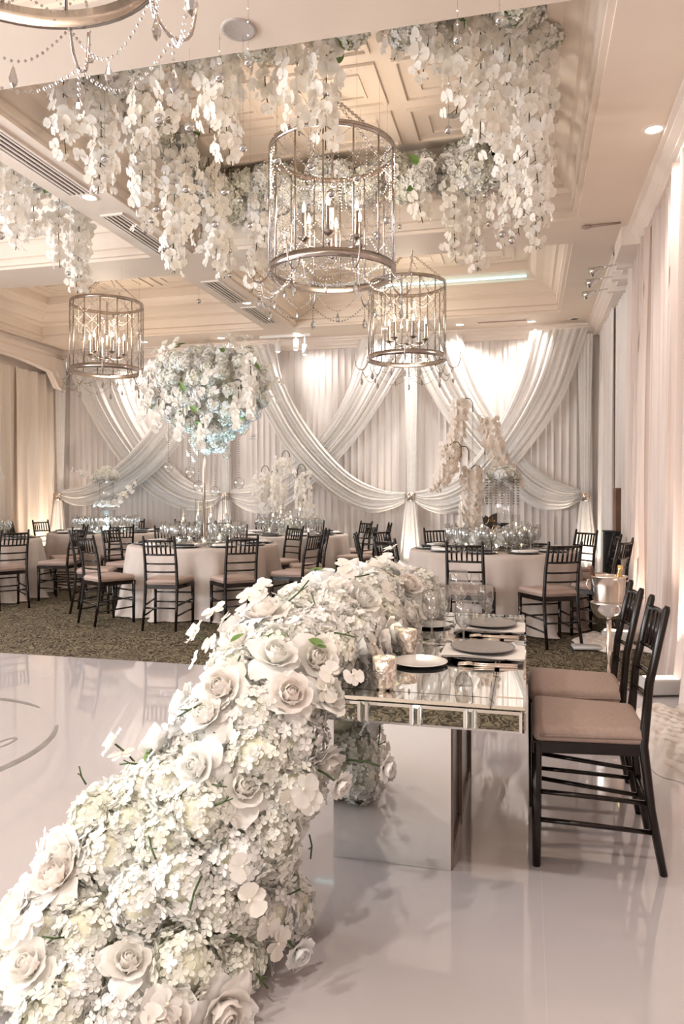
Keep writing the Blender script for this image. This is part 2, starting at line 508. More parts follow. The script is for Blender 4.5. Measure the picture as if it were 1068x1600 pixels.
# ---- ceiling: flat beams with six recessed coffers
XS = [(XL - 0.1, -7.9, 0), (-7.9, -3.93, 1), (-3.93, -3.45, 0), (-3.45, 0.46, 1), (0.46, XR + 0.1, 0)]
YS = [(YF - 0.1, 0.15, 0), (0.15, 3.40, 1), (3.40, 4.0, 0), (4.0, 7.2, 1), (7.2, 7.85, 0), (7.85, 10.75, 1), (10.75, YB + 0.1, 0)]
cm = MB()
for x0, x1, cx in XS:
    for y0, y1, cy in YS:
        if not (cx and cy): cm.add([(x0, y0, ZC), (x0, y1, ZC), (x1, y1, ZC), (x1, y0, ZC)], [(0, 1, 2, 3)])
ceiling = struct(cm.build('ceiling', 'plaster', None, False), 'cream coffered ceiling with stepped mouldings')
PROF = [(0, 0), (0, 0.03), (0.04, 0.03), (0.04, 0.075), (0.025, 0.08), (0.025, 0.10), (0.06, 0.11), (0.06, 0.24), (0.10, 0.27), (0.13, 0.27),
        (0.13, 0.30), (0.16, 0.33), (0.24, 0.37), (0.34, 0.385), (0.34, 0.41), (0.37, 0.44), (0.40, 0.50), (0.43, 0.50), (0.43, 0.62)]
ZIN = ZC + 0.62
for ix, (x0, x1, cx) in enumerate(XS):
    for iy, (y0, y1, cy) in enumerate(YS):
        if not (cx and cy): continue
        mb = MB(); P = []
        for s, z in PROF: P += [(x0 + s, y0 + s, ZC + z), (x1 - s, y0 + s, ZC + z), (x1 - s, y1 - s, ZC + z), (x0 + s, y1 - s, ZC + z)]
        F = []
        for i in range(len(PROF) - 1):
            for k in range(4): F.append((4 * i + k, 4 * i + 4 + k, 4 * i + 4 + (k + 1) % 4, 4 * i + (k + 1) % 4))
        o = 4 * (len(PROF) - 1); F.append((o, o + 3, o + 2, o + 1))
        mb.add(P, F)
        cf = mb.build('coffer', 'plaster', ceiling, False)
        if iy >= 3:
            a0, a1, b0, b1 = x0 + 0.55, x1 - 0.55, y0 + 0.55, y1 - 0.55
            nx, ny = 3, 3
            pw, pl = (a1 - a0) / nx, (b1 - b0) / ny
            for i in range(nx):
                for j in range(ny):
                    px_, py_ = a0 + (i + 0.5) * pw, b0 + (j + 0.5) * pl
                    pm = MB()
                    for (ww, ll, tt, hh) in ((pw * 0.86, pl * 0.84, 0.03, 0.022), (pw * 0.55, pl * 0.48, 0.022, 0.014)):
                        for sgn in (-1, 1):
                            pm.box((px_ + sgn * (ww / 2 - tt / 2), py_, ZIN - hh / 2), (tt, ll, hh))
                            pm.box((px_, py_ + sgn * (ll / 2 - tt / 2), ZIN - hh / 2), (ww - 2 * tt, tt, hh))
                    # row of small dentils inside the frame
                    for q in range(12):
                        pm.box((px_ - pw * 0.36 + q * pw * 0.72 / 11, py_ - pl * 0.37, ZIN - 0.012), (0.02, 0.02, 0.024))
                    pm.build('panel', 'plaster', cf, False)
# glowing turquoise strips added to tint the coffer in front of the back wall
tint_strip = MB()
for (c, s) in (((-1.5, 8.26, ZC + 0.43), (3.0, 0.02, 0.02)), ((-1.5, 10.36, ZC + 0.43), (3.0, 0.02, 0.02))): tint_strip.box(c, s)
tint_strip.build('added_tint_strip', 'cyan_glow', ceiling, False)

# ---- cornices
CP = [(0, 0), (0.02, 0), (0.02, 0.03), (0.05, 0.05), (0.05, 0.07), (0.10, 0.11), (0.10, 0.13), (0.13, 0.14), (0.13, 0.17)]


def cornice(name, x0, y0, x1, y1, nx, ny, depth):
    """moulding along a wall; (nx, ny) points into the room"""
    mb = MB(); P = []
    for s, z in CP:
        k = s + depth
        P += [(x0 + nx * k, y0 + ny * k, ZC - 0.17 + z), (x1 + nx * k, y1 + ny * k, ZC - 0.17 + z)]
    P = [(x0, y0, ZC - 0.17), (x1, y1, ZC - 0.17)] + P
    mb.add(P, [(2 * i, 2 * i + 1, 2 * i + 3, 2 * i + 2) for i in range(len(CP))])
    return struct(mb.build(name, 'trim', None, False))


cornice('trim_1', XL, YB, XR, YB, 0, -1, 0.13)
cornice('trim_2', XR, YF, XR, 8.25, -1, 0, 0.21)
cornice('trim_3', XR, 8.25, XR, YB, -1, 0, 0.26)
cornice('trim_4', XL, YF, XL, YB, 1, 0, 0.1)
o = MB().box((1.0, 7.75, ZC - 0.09), (0.24, 0.55, 0.18)).build('trim_5', 'trim', None, False); struct(o, 'boxed return of the cornice above the right drapes')

# ---- vents, speakers and downlights in the ceiling
vent_lab = ['long dark slot vent in the ceiling beam at the upper left edge', 'slot vent in the ceiling beam beside the hanging orchids',
            'slot vent in the ceiling beam left of the large chandelier', 'farthest slot vent of the ceiling beam, above the round floral ball']
for k, (y0, y1) in enumerate(((4.15, 5.55), (6.0, 7.25), (8.15, 9.15), (9.4, 10.35))):
    t = thing('ceiling_vent', vent_lab[k], 'vent', (-3.68, (y0 + y1) / 2, ZC), group='slot vents in the ceiling beam')
    L = y1 - y0
    fr = MB()
    for sx in (-1, 1): fr.box((sx * 0.105, 0, -0.008), (0.02, L, 0.016))
    for sy in (-1, 1): fr.box((0, sy * (L / 2 - 0.01), -0.008), (0.19, 0.02, 0.016))
    fr.build('frame', 'trim', t, False)
    MB().box((0, 0, -0.002), (0.19, L - 0.04, 0.003)).build('backing', 'grille_dark', t, False)
    for q in range(4): MB().box((-0.069 + q * 0.046, 0, -0.009), (0.016, L - 0.04, 0.012)).build('slat', 'trim', t, False)


def downlight(px, py, label, lens='lamp_lens', power=0, z=ZC, to=None, ang=125):
    if py is None: x, y = px
    else:
        d = F_PX * (z - CAM_H) / (HORIZON - py); xr = (px - 534) / F_PX * d
        x, y = xr * CS - d * SN, xr * SN + d * CS
    t = thing('downlight', label, 'downlight', (x, y, z), group='recessed downlights')
    MB().lathe([(0.055, -0.001), (0.062, -0.008), (0.08, -0.006), (0.085, 0.0)], 20).build('trim_ring', 'trim', t)
    MB().lathe([(0.0, -0.003), (0.055, -0.003)], 20).build('lens', lens, t)
    if power:
        loc = (x, y, z - 0.03)
        spot('downlight_beam', loc, to or (x, y, 0), power, (1.0, 0.93, 0.86), ang, 0.7, 0.06)
    return x, y


WARM = (1.0, 0.88, 0.76)
downlight(225, 534, 'lit downlight above the left chandelier near the back wall', power=75, to=(-6.2, 11.6, 1.5))
downlight(345, 528, 'lit downlight above the round floral ball', power=75, to=(-4.4, 11.6, 1.5))
downlight(463, 521, 'lit downlight right of the small ceiling spotlights', power=80, to=(-3.0, 11.6, 1.5))
downlight(718, 507, 'lit downlight behind the far right chandelier', power=80, to=(-1.0, 11.6, 1.5))
downlight(600, 513, 'lit downlight behind the largest chandelier near the back wall', power=80, to=(-2.0, 11.6, 1.6))
downlight(830, 502, 'lit downlight beside the pale linear ceiling vent', power=70, to=(-0.1, 11.6, 1.6))
downlight(897, 498, 'small unlit downlight in the far right ceiling corner', 'grille_dark')
downlight(1021, 202, 'pinkish downlight in the flat ceiling beside the right cornice', 'lamp_lens', power=50, ang=120)
downlight(139, 308, 'small downlight between the two nearest slot vents', 'lamp_lens', power=70, ang=110)
downlight(385, 473, 'small downlight between the two far slot vents', 'lamp_lens', power=70, ang=110)
downlight(694, 107, 'downlight in the coffer panels beside the hanging orchids', 'chrome', z=ZIN)
downlight(708, 180, 'lower downlight in the coffer panels beside the hanging orchids', 'chrome', z=ZIN)
downlight(745, 388, 'small downlight under the beam right of the large chandelier', 'chrome')
downlight((-2.6, -0.45), None, 'added fill downlight over the dance floor behind the camera, left one', power=170, to=(-1.0, 1.9, 0.3), ang=75)  # unseen lamp, added to brighten the flower runner
downlight((-0.9, -0.45), None, 'added fill downlight over the dance floor behind the camera, right one', power=170, to=(-0.8, 2.3, 0.6), ang=75)  # second unseen lamp, added for the same flowers
t = thing('ceiling_speaker', 'round grey grille in the near ceiling beam', 'speaker', (-1.54, 3.80, ZC))
MB().lathe([(0.0, -0.004), (0.08, -0.006), (0.095, -0.01), (0.10, 0.0)], 28).build('grille', 'speaker_grey', t)
# linear vent near the back wall on the right
t = thing('linear_vent', 'pale linear vent in the ceiling before the right back drapes', 'vent', (-0.35, 11.05, ZC))
MB().box((0, 0, -0.006), (0.75, 0.10, 0.012)).build('frame', 'trim', t, False)
for q in range(3): MB().box((0, -0.03 + 0.03 * q, -0.013), (0.70, 0.012, 0.006)).build('slat', 'cushion', t, False)

# ---- track of small spotlights on the ceiling by the back wall
t = thing('track_light', 'three white spotlights on a track above the floral ball', 'spotlight', (-3.75, 11.2, ZC))
MB().box((0, 0, -0.02), (0.85, 0.05, 0.04)).build('track', 'white_plastic', t, False)
for dx, hh in ((-0.12, 0.20), (0.18, 0.18), (0.33, 0.27)):
    hd = MB().lathe([(0.0, -hh + 0.10), (0.04, -hh + 0.10), (0.045, -hh), (0.05, -hh - 0.06), (0.035, -hh - 0.06)], 12, (dx, 0, 0)).build('lamp_head', 'white_plastic', t)
    MB().tube([(dx, 0, -0.04), (dx, 0, -hh + 0.10)], 0.01, 6).build('bracket', 'white_plastic', hd)
    MB().sphere((dx, 0, -hh - 0.05), 0.033, 10, 6).build('bulb', 'lamp_lens', hd)

# ---- three small spotlights on the right cornice
for k, (yy, lab) in enumerate(((8.15, 'nearest of three small silver spotlights on the right wall'), (8.55, 'middle of three small silver spotlights on the right wall'), (9.0, 'farthest of three small silver spotlights on the right wall'))):
    t = thing('wall_spotlight', lab, 'spotlight', (1.03, yy, 3.74 - 0.01 * k), group='silver spotlights on the right wall')
    MB().box((0.02, 0, 0), (0.28, 0.09, 0.09)).build('box', 'trim', t, False)
    MB().tube([(-0.12, 0, 0), (-0.26, 0, -0.02)], 0.008, 6).build('arm', 'chrome', t)
    spot('wall_spotlight_beam', (0.98 - 0.36, yy - 0.02, 3.64), ((-1.2, 11.5, 1.9), (-2.6, 11.5, 1.8), (-3.5, 8.0, 2.6))[k], (90, 90, 170)[k], (1.0, 0.96, 0.92), 48, 1.0, 0.05)
    sh = MB().tube([(-0.26, 0, -0.02), (-0.31, 0, -0.035), (-0.38, -0.02, -0.07)], [0.02, 0.028, 0.055], 12).build('shade', 'chrome', t)
t = thing('bracket_lamp', 'slim grey bracket lamp hanging from the ceiling beside the cornice', 'bracket', (0.80, 7.35, ZC))
MB().tube([(0.06, 0, -0.005), (-0.1, 0, -0.012), (-0.22, 0, -0.02)], 0.012, 8).build('arm', 'cushion', t)
MB().sphere((-0.25, 0, -0.022), 0.03, 10, 6, (1.6, 1, 0.6)).build('lamp_head', 'cushion', t)

# ================================================================== DRAPERY


def curtain(name, label, cat, A, B, z0, z1, n_in, amp, period, mat, group=None, seed=0, flare=0.0, thick=True):
    """pleated panel from A to B (floor plan points); n_in points into the room"""
    rnd = random.Random(seed)
    A, B = Vector((A[0], A[1], 0)), Vector((B[0], B[1], 0))
    L = (B - A).length; d = (B - A) / L; n = Vector((n_in[0], n_in[1], 0))
    npl = max(3, int(L / period)); per = 10
    nu = npl * per; nv = 10
    ph = [rnd.uniform(-0.35, 0.35) for _ in range(npl + 2)]
    am = [rnd.uniform(0.55, 1.15) for _ in range(npl + 2)]

    def fn(u, v):
        s = u * npl; k = int(s); fr = s - k
        a_ = am[k] * (1 - fr) + am[k + 1] * fr; p_ = ph[k] * (1 - fr) + ph[k + 1] * fr
        wv_ = math.sin(2 * PI * s + p_ * 3 + 0.5 * math.sin(3 * v + k))
        off = amp * a_ * (0.55 + 0.45 * (1 - v)) * (wv_ * 0.5 + 0.5) ** 1.3 + flare * max(0, 0.12 - v) * 6 * (0.6 + 0.4 * wv_)
        side = 0.25 * amp * math.cos(2 * PI * s) * a_
        p = A + d * (u * L + side) + n * off
        return (p.x, p.y, z0 + (z1 - z0) * v)
    mb = MB().grid(fn, nu, nv)
    o = mb.build(name, mat)
    return tag(o, label, cat, group) if label else o


# back wall: six pleated panels
edges = [XL + 0.04, -6.55, -4.95, -3.35, -1.80, -0.28, 1.02]
names_b = ['leftmost', 'second from the left', 'third from the left', 'third from the right', 'second from the right', 'rightmost']
for k in range(6):
    curtain('curtain_panel', 'pale pleated curtain panel along the back wall, ' + names_b[k], 'curtain', (edges[k], YB - 0.10), (edges[k + 1] + 0.02, YB - 0.10), 0.01, 3.73, (0, -1), 0.055, 0.105, 'drape_back', 'back wall curtains', 10 + k)
# right wall: near panels and the farther ones set back behind them
ed = [-1.5, 1.2, 3.2, 4.7, 5.9, 7.0, 8.1]
nr = ['nearest, behind the camera side', 'beside the nearest chair', 'second from the cut of the frame', 'beside the ice bucket', 'fifth along the wall', 'last before the alcove']
for k in range(6):
    curtain('curtain_panel', 'blush floor length curtain on the right wall, ' + nr[k], 'curtain', (1.12, ed[k]), (1.12, ed[k + 1] + 0.03), 0.01, 3.73, (-1, 0), 0.17, 0.22, 'drape_right', 'right wall curtains', 30 + k, 0.05)
for k, (a, b_) in enumerate(((9.95, 10.8), (10.8, 11.62))):
    curtain('curtain_panel', 'sheer grey white curtain in the far right corner, ' + ('nearer half' if k == 0 else 'farther half'), 'curtain', (1.10, a), (1.10, b_ + 0.02), 0.01, 3.73, (-1, 0), 0.10, 0.17, 'drape_back', 'far right corner curtains', 50 + k)
curtain('curtain_panel', 'short curtain hung back in the alcove behind the black cart', 'curtain', (1.13, 8.1), (1.13, 10.0), 0.01, 3.73, (-1, 0), 0.06, 0.15, 'drape_back', None, 57)
# left wall
for k, (a, b_) in enumerate(((5.6, 8.2), (8.2, 10.4), (10.4, 11.6))):
    curtain('curtain_panel', 'tan pleated curtain on the left wall, ' + ('out at the near end', 'at the left edge of the photo', 'in the far left corner')[k], 'curtain', (XL + 0.05, a), (XL + 0.05, b_ + 0.02), 0.01, 3.45, (1, 0), 0.13, 0.22, 'drape_left', 'left wall curtains', 60 + k)
# arched pelmet over the left curtains
pm = MB(); P = []
N = 30
for i in range(N + 1):
    u = i / N; y = 8.4 + 3.05 * u
    zb = 3.42 + 0.14 * math.sin(PI * min(1, u * 1.05)) - (0.22 if u > 0.93 else 0.10 if u > 0.88 else 0) * 1.0
    P += [(XL + 0.30, y, zb), (XL + 0.30, y, 3.72), (XL + 0.22, y, 3.72), (XL + 0.22, y, zb)]
F = []
for i in range(N):
    o_ = 4 * i
    for k in range(4): F.append((o_ + k, o_ + (k + 1) % 4, o_ + 4 + (k + 1) % 4, o_ + 4 + k))
F += [(0, 3, 2, 1), (4 * N, 4 * N + 1, 4 * N + 2, 4 * N + 3)]
pm.add(P, F)
lip = [(XL + 0.32, P[4 * i][1], P[4 * i][2]) for i in range(N + 1)]
t = thing('arched_pelmet', 'white arched pelmet board above the left wall curtains', 'pelmet', (0, 0, 0))
pm.build('board', 'trim', t, False); MB().tube(lip, 0.03, 6).build('moulding', 'trim', t)

# crossed sheer swags on the back wall; two edges each, in photo pixels on the wall plane
SW = [
    ('sheer white swag falling from the far left top to the second tie', 11.50,
     [(104, 560), (140, 640), (185, 710), (235, 768), (290, 797), (330, 792), (350, 776)], [(195, 560), (215, 635), (250, 700), (288, 745), (325, 764), (350, 769)]),
    ('sheer white swag rising from the far left tie to behind the floral ball', 11.38,
     [(372, 538), (335, 610), (290, 685), (235, 748), (165, 785), (120, 790), (92, 778)], [(290, 542), (268, 610), (235, 668), (190, 720), (140, 755), (92, 767)]),
    ('sheer white swag from behind the right chandelier down to the second tie', 11.50,
     [(655, 528), (612, 605), (560, 685), (500, 748), (440, 796), (395, 800), (352, 777)], [(562, 530), (545, 600), (515, 660), (470, 712), (420, 748), (352, 768)]),
    ('broad white swag falling from the floral ball to the third tie', 11.38,
     [(345, 545), (398, 620), (450, 705), (515, 770), (572, 800), (612, 795), (640, 780)], [(432, 538), (445, 600), (485, 672), (540, 735), (592, 764), (640, 770)]),
    ('sheer white swag falling from the right chandelier to the right corner tie', 11.50,
     [(632, 528), (655, 585), (700, 660), (760, 728), (825, 788), (875, 796), (912, 780)], [(720, 522), (742, 590), (780, 660), (822, 718), (868, 752), (912, 767)]),
    ('wide white swag from the top right corner down to the third tie', 11.38,
     [(918, 514), (878, 625), (815, 715), (745, 785), (700, 803), (668, 797), (642, 780)], [(828, 518), (810, 590), (775, 668), (725, 735), (680, 760), (642, 770)]),
]
for k, (lab, Y, lo, up) in enumerate(SW):
    n = 36; nt_ = 30
    E0 = catmull([at(px, py, Y) for px, py in lo], n); E1 = catmull([at(px, py, Y) for px, py in up], n)
    rnd = random.Random(90 + k); ph = rnd.uniform(0, 6)

    def fn(u, v, E0=E0, E1=E1, ph=ph):
        j = min(int(v * n + 0.5), n)
        p = E0[j].lerp(E1[j], u)
        wdt = (E0[j] - E1[j]).length
        off = 0.13 * min(1.0, wdt * 1.6) * (0.5 + 0.5 * math.sin(2 * PI * (8.5 * u + 0.25 * math.sin(4 * v + ph)) + ph)) * (0.6 + 0.4 * math.sin(17 * u + ph)) \
            + 0.05 * math.sin(PI * u) * min(1, wdt)
        return (p.x, p.y - off, p.z)
    tag(MB().grid(fn, 96, n).build('swag_drape', 'sheer_swag'), lab, 'swag', 'crossed swags on the back wall')
# gathered ties with jewelled bands and the columns of cloth below them
for k, (px, lab) in enumerate(((92, 'in the far left corner'), (351, 'behind the tall floral stand'), (641, 'behind the right round table'), (914, 'in the right back corner'))):
    p = at(px, 776, 11.40)
    t = thing('tied_column', 'gathered white cloth column with jewelled band ' + lab, 'drape column', (p.x, p.y, 0), group='tied columns of the back wall')

    def fc(u, v):
        a = 2 * PI * u; zz = 0.01 + (p.z - 0.01) * v
        r = (0.05 + 0.14 * (1 - v) ** 0.8) * (1 + 0.18 * math.sin(11 * a))
        return (r * math.cos(a), 0.5 * r * math.sin(a) - 0.02, zz)
    MB().grid(fc, 88, 10).build('column', 'sheer_swag', t)

    def fu(u, v):
        a = 2 * PI * u; zz = p.z + (3.72 - p.z) * v
        r = (0.05 + 0.05 * v) * (1 + 0.18 * math.sin(11 * a))
        return (r * math.cos(a), 0.4 * r * math.sin(a) + 0.04, zz)
    MB().grid(fu, 88, 8).build('upper_column', 'sheer_swag', t)
    bd = MB().lathe([(0.05, -0.07), (0.075, -0.06), (0.078, 0.06), (0.05, 0.07)], 18, (0, -0.02, p.z)).build('band', 'champagne_metal', t)
    jb = MB()
    for zz in range(5):
        for q in range(16):
            a = 2 * PI * (q + 0.5 * (zz % 2)) / 16
            jb.octa((0.08 * math.cos(a), 0.08 * math.sin(a) - 0.02, p.z - 0.05 + 0.025 * zz), 0.011)
    jb.build('jewels', 'crystal', bd, False)
    # warm uplight at the foot of the column
    u_ = thing('uplight', 'small white uplight at the foot of the drape column ' + lab, 'uplight', (p.x + 0.02, p.y - 0.28, 0), group='uplights at the columns')
    MB().box((0, 0, 0.05), (0.18, 0.12, 0.10)).build('housing', 'white_plastic', u_, False)
    MB().box((0, 0, 0.102), (0.14, 0.08, 0.004)).build('lens', 'lamp_lens', u_, False)
    spot('uplight_beam', (p.x + 0.02, p.y - 0.28, 0.13), (p.x, p.y, 1.9), 50, (1.0, 0.82, 0.66), 70, 0.8, 0.04)

# ================================================================== CHAIRS


def make_chair():
    t = thing('chiavari_chair', 'chair', 'chair')
    for s in (-1, 1):
        MB().tube([(s * 0.168, -0.245, 0), (s * 0.163, -0.205, 0.22), (s * 0.160, -0.180, 0.44), (s * 0.158, -0.200, 0.66), (s * 0.156, -0.255, 0.915), (s * 0.156, -0.259, 0.93)],
                  [0.0135, 0.0155, 0.017, 0.0155, 0.0135, 0.009], 8).build('back_post', 'lacquer', t)
        lg = MB().tube([(s * 0.200, 0.18, 0), (s * 0.200, 0.18, 0.20), (s * 0.200, 0.18, 0.44)], [0.0145, 0.017, 0.018], 8)
        lg.build('leg', 'lacquer', t)
        for z, y0, y1 in ((0.155, -0.215, 0.18), (0.255, -0.20, 0.18)):
            MB().tube([(s * 0.164, y0, z - 0.012), (s * 0.182, 0.0, z), (s * 0.200, y1, z + 0.01)], 0.0088, 6).build('stretcher', 'lacquer', t)
    for z in (0.23, 0.33):
        MB().tube([(-0.2, 0.18, z), (0, 0.18, z), (0.2, 0.18, z)], 0.0088, 6).build('stretcher', 'lacquer', t)
    MB().tube([(-0.163, -0.205, 0.22), (0.163, -0.205, 0.22)], 0.0088, 6).build('stretcher', 'lacquer', t)

    def rail(z, y, r):
        return MB().tube([(-0.158, y, z), (-0.08, y - 0.02, z), (0, y - 0.027, z), (0.08, y - 0.02, z), (0.158, y, z)], r, 7).build('back_rail', 'lacquer', t)
    for z, y, r in ((0.882, -0.247, 0.0115), (0.745, -0.218, 0.010), (0.655, -0.20, 0.009), (0.575, -0.19, 0.009)): rail(z, y, r)
    for q in range(6):
        x = -0.1125 + 0.045 * q; b_ = -0.021 * (1 - (x / 0.158) ** 2)
        MB().tube([(x, -0.218 + b_, 0.745), (x, -0.232 + b_, 0.81), (x, -0.247 + b_, 0.882)], [0.0075, 0.0095, 0.0075], 6).build('spindle', 'lacquer', t)
    MB().add([(-0.165, -0.19, 0.405), (0.165, -0.19, 0.405), (0.215, 0.195, 0.405), (-0.215, 0.195, 0.405),
              (-0.165, -0.19, 0.445), (0.165, -0.19, 0.445), (0.215, 0.195, 0.445), (-0.215, 0.195, 0.445)],
             [(3, 2, 1, 0), (4, 5, 6, 7), (0, 1, 5, 4), (1, 2, 6, 5), (2, 3, 7, 6), (3, 0, 4, 7)]).build('seat_frame', 'lacquer', t, False)
    me = rounded('cushion', (0.41, 0.385, 0.062), 0.026, 'cushion', 4)
    for v in me.vertices:
        v.co.x *= 0.83 + 0.24 * (v.co.y + 0.2) / 0.4
        if v.co.z > 0.02: v.co.z += 0.012 * max(0, 1 - (v.co.x / 0.2) ** 2) * max(0, 1 - (v.co.y / 0.2) ** 2)
    cu = put(me, 'cushion', t, (0, 0.0, 0.470))
    pts = [(0.150, -0.192), (0.171, -0.172), (0.216, 0.165), (0.192, 0.192), (-0.192, 0.192), (-0.216, 0.165), (-0.171, -0.172), (-0.150, -0.192), (0.150, -0.192)]
    MB().tube([(x, y, -0.002) for x, y in pts], 0.0055, 6).build('piping', 'cushion_piping', cu)
    return t


CH = [None]


def chair(x, y, face, label, group):
    """face: direction (radians) the sitter looks towards"""
    rz = face - PI / 2
    if CH[0] is None:
        CH[0] = make_chair(); t = CH[0]
        t.location = (x, y, 0); t.rotation_euler = (0, 0, rz); t['label'] = label; t['group'] = group
        return t
    return dup(CH[0], (x, y, 0), rz, label, group)


chair(0.215, 2.90, PI, 'nearest black ladder back chair with taupe cushion at the mirrored table', 'chairs at the mirrored table').location.z = 0.008
chair(0.205, 3.41, PI, 'second black ladder back chair at the mirrored table, behind the nearest', 'chairs at the mirrored table').location.z = 0.008

# ================================================================== ROUND TABLES
ZT = 0.76


def cloth_mesh(seed, r=0.86):
    rnd = random.Random(seed); ph = [rnd.uniform(0, 2 * PI) for _ in range(4)]
    mb = MB(); n = 120
    rows = [(0.0, ZT), (0.5, ZT), (r - 0.01, ZT), (r + 0.004, ZT - 0.012), (r + 0.012, ZT - 0.05), (r + 0.02, ZT - 0.2), (r + 0.035, ZT - 0.45), (r + 0.05, 0.12), (r + 0.065, 0.03), (r + 0.10, 0.012)]

    def rad(i, a, z):
        rr = rows[i][0]
        k = max(0, (ZT - 0.03 - z) / ZT)
        return rr + k * (0.085 * math.sin(11 * a + ph[0] + 0.6 * math.sin(2 * a)) + 0.06 * math.sin(19 * a + ph[1] + math.sin(3 * a)) + 0.02 * math.sin(37 * a + ph[2]))
    P = [(rad(i, 2 * PI * k / n, rows[i][1]) * math.cos(2 * PI * k / n), rad(i, 2 * PI * k / n, rows[i][1]) * math.sin(2 * PI * k / n), rows[i][1]) for i in range(len(rows)) for k in range(n)]
    F = [(i * n + k, i * n + (k + 1) % n, (i + 1) * n + (k + 1) % n, (i + 1) * n + k) for i in range(len(rows) - 1) for k in range(n)]
    return mb.add(P, F)


# tableware meshes shared by all round tables
GOB = [(0.0, 0.0), (0.034, 0.0), (0.033, 0.003), (0.006, 0.008), (0.004, 0.02), (0.004, 0.085), (0.012, 0.092), (0.032, 0.115), (0.039, 0.145), (0.037, 0.175), (0.032, 0.21), (0.031, 0.21)]
FLU = [(0.0, 0.0), (0.032, 0.0), (0.031, 0.003), (0.005, 0.008), (0.004, 0.02), (0.004, 0.09), (0.014, 0.105), (0.025, 0.14), (0.026, 0.18), (0.022, 0.235), (0.0215, 0.235)]
TUM = [(0.0, 0.004), (0.026, 0.004), (0.033, 0.02), (0.036, 0.06), (0.034, 0.095), (0.0335, 0.095)]
me_gob = MB().lathe(GOB, 14).mesh('wine_glass', 'stemware'); me_flu = MB().lathe(FLU, 14).mesh('champagne_flute', 'stemware')
me_wat = MB().lathe([(0.0, 0.095), (0.012, 0.0955), (0.031, 0.117), (0.0375, 0.145), (0.0, 0.146)], 14).mesh('water', 'water')
me_tum = MB().lathe(TUM, 14).mesh('votive_glass', 'stemware')
me_charger = MB().lathe([(0.0, 0.002), (0.10, 0.002), (0.155, 0.012), (0.158, 0.016), (0.15, 0.016), (0.10, 0.007), (0.0, 0.006)], 26).mesh('charger', 'black_glaze')
me_plate = MB().lathe([(0.0, 0.0), (0.07, 0.0), (0.125, 0.012), (0.127, 0.015), (0.12, 0.015), (0.07, 0.005), (0.0, 0.005)], 26).mesh('plate', 'white_ceramic')
me_grey = MB().lathe([(0.0, 0.0), (0.07, 0.0), (0.118, 0.009), (0.12, 0.012), (0.112, 0.012), (0.07, 0.005), (0.0, 0.005)], 30).mesh('plate', 'grey_ceramic')
me_nap = rounded('napkin', (0.10, 0.24, 0.022), 0.009, 'napkin_white', 2)
me_napd = rounded('napkin', (0.09, 0.22, 0.02), 0.008, 'black_cloth', 2)
me_candle = MB().lathe([(0, 0.0), (0.022, 0.0), (0.025, 0.012), (0.02, 0.024), (0, 0.026)], 12).mesh('floating_candle', 'wax')
me_flame = MB().sphere((0, 0, 0.042), 0.009, 8, 6, (1, 1, 1.9)).mesh('flame', 'flame')
ANG = ['at its front left', 'at its front right', 'on its right, towards the front', 'on its right side', 'on its right, towards the back', 'at its back right',
       'at its back left', 'on its left, towards the back', 'on its left side', 'on its left, towards the front']
TABLES = [  # x, y, chair offset (deg), description, chairs kept
    (-0.35, 7.90, 27, 'the right round table', range(10)),
    (-3.66, 7.95, 18, 'the floral ball table', range(10)),
    (-7.02, 8.10, 18, 'the left edge table', (0, 1, 2, 3, 4, 5, 6)),
    (-6.35, 10.22, 10, 'the far left table', range(10)),
    (-3.40, 10.35, 14, 'the far middle table', range(10)),
]
placed = []
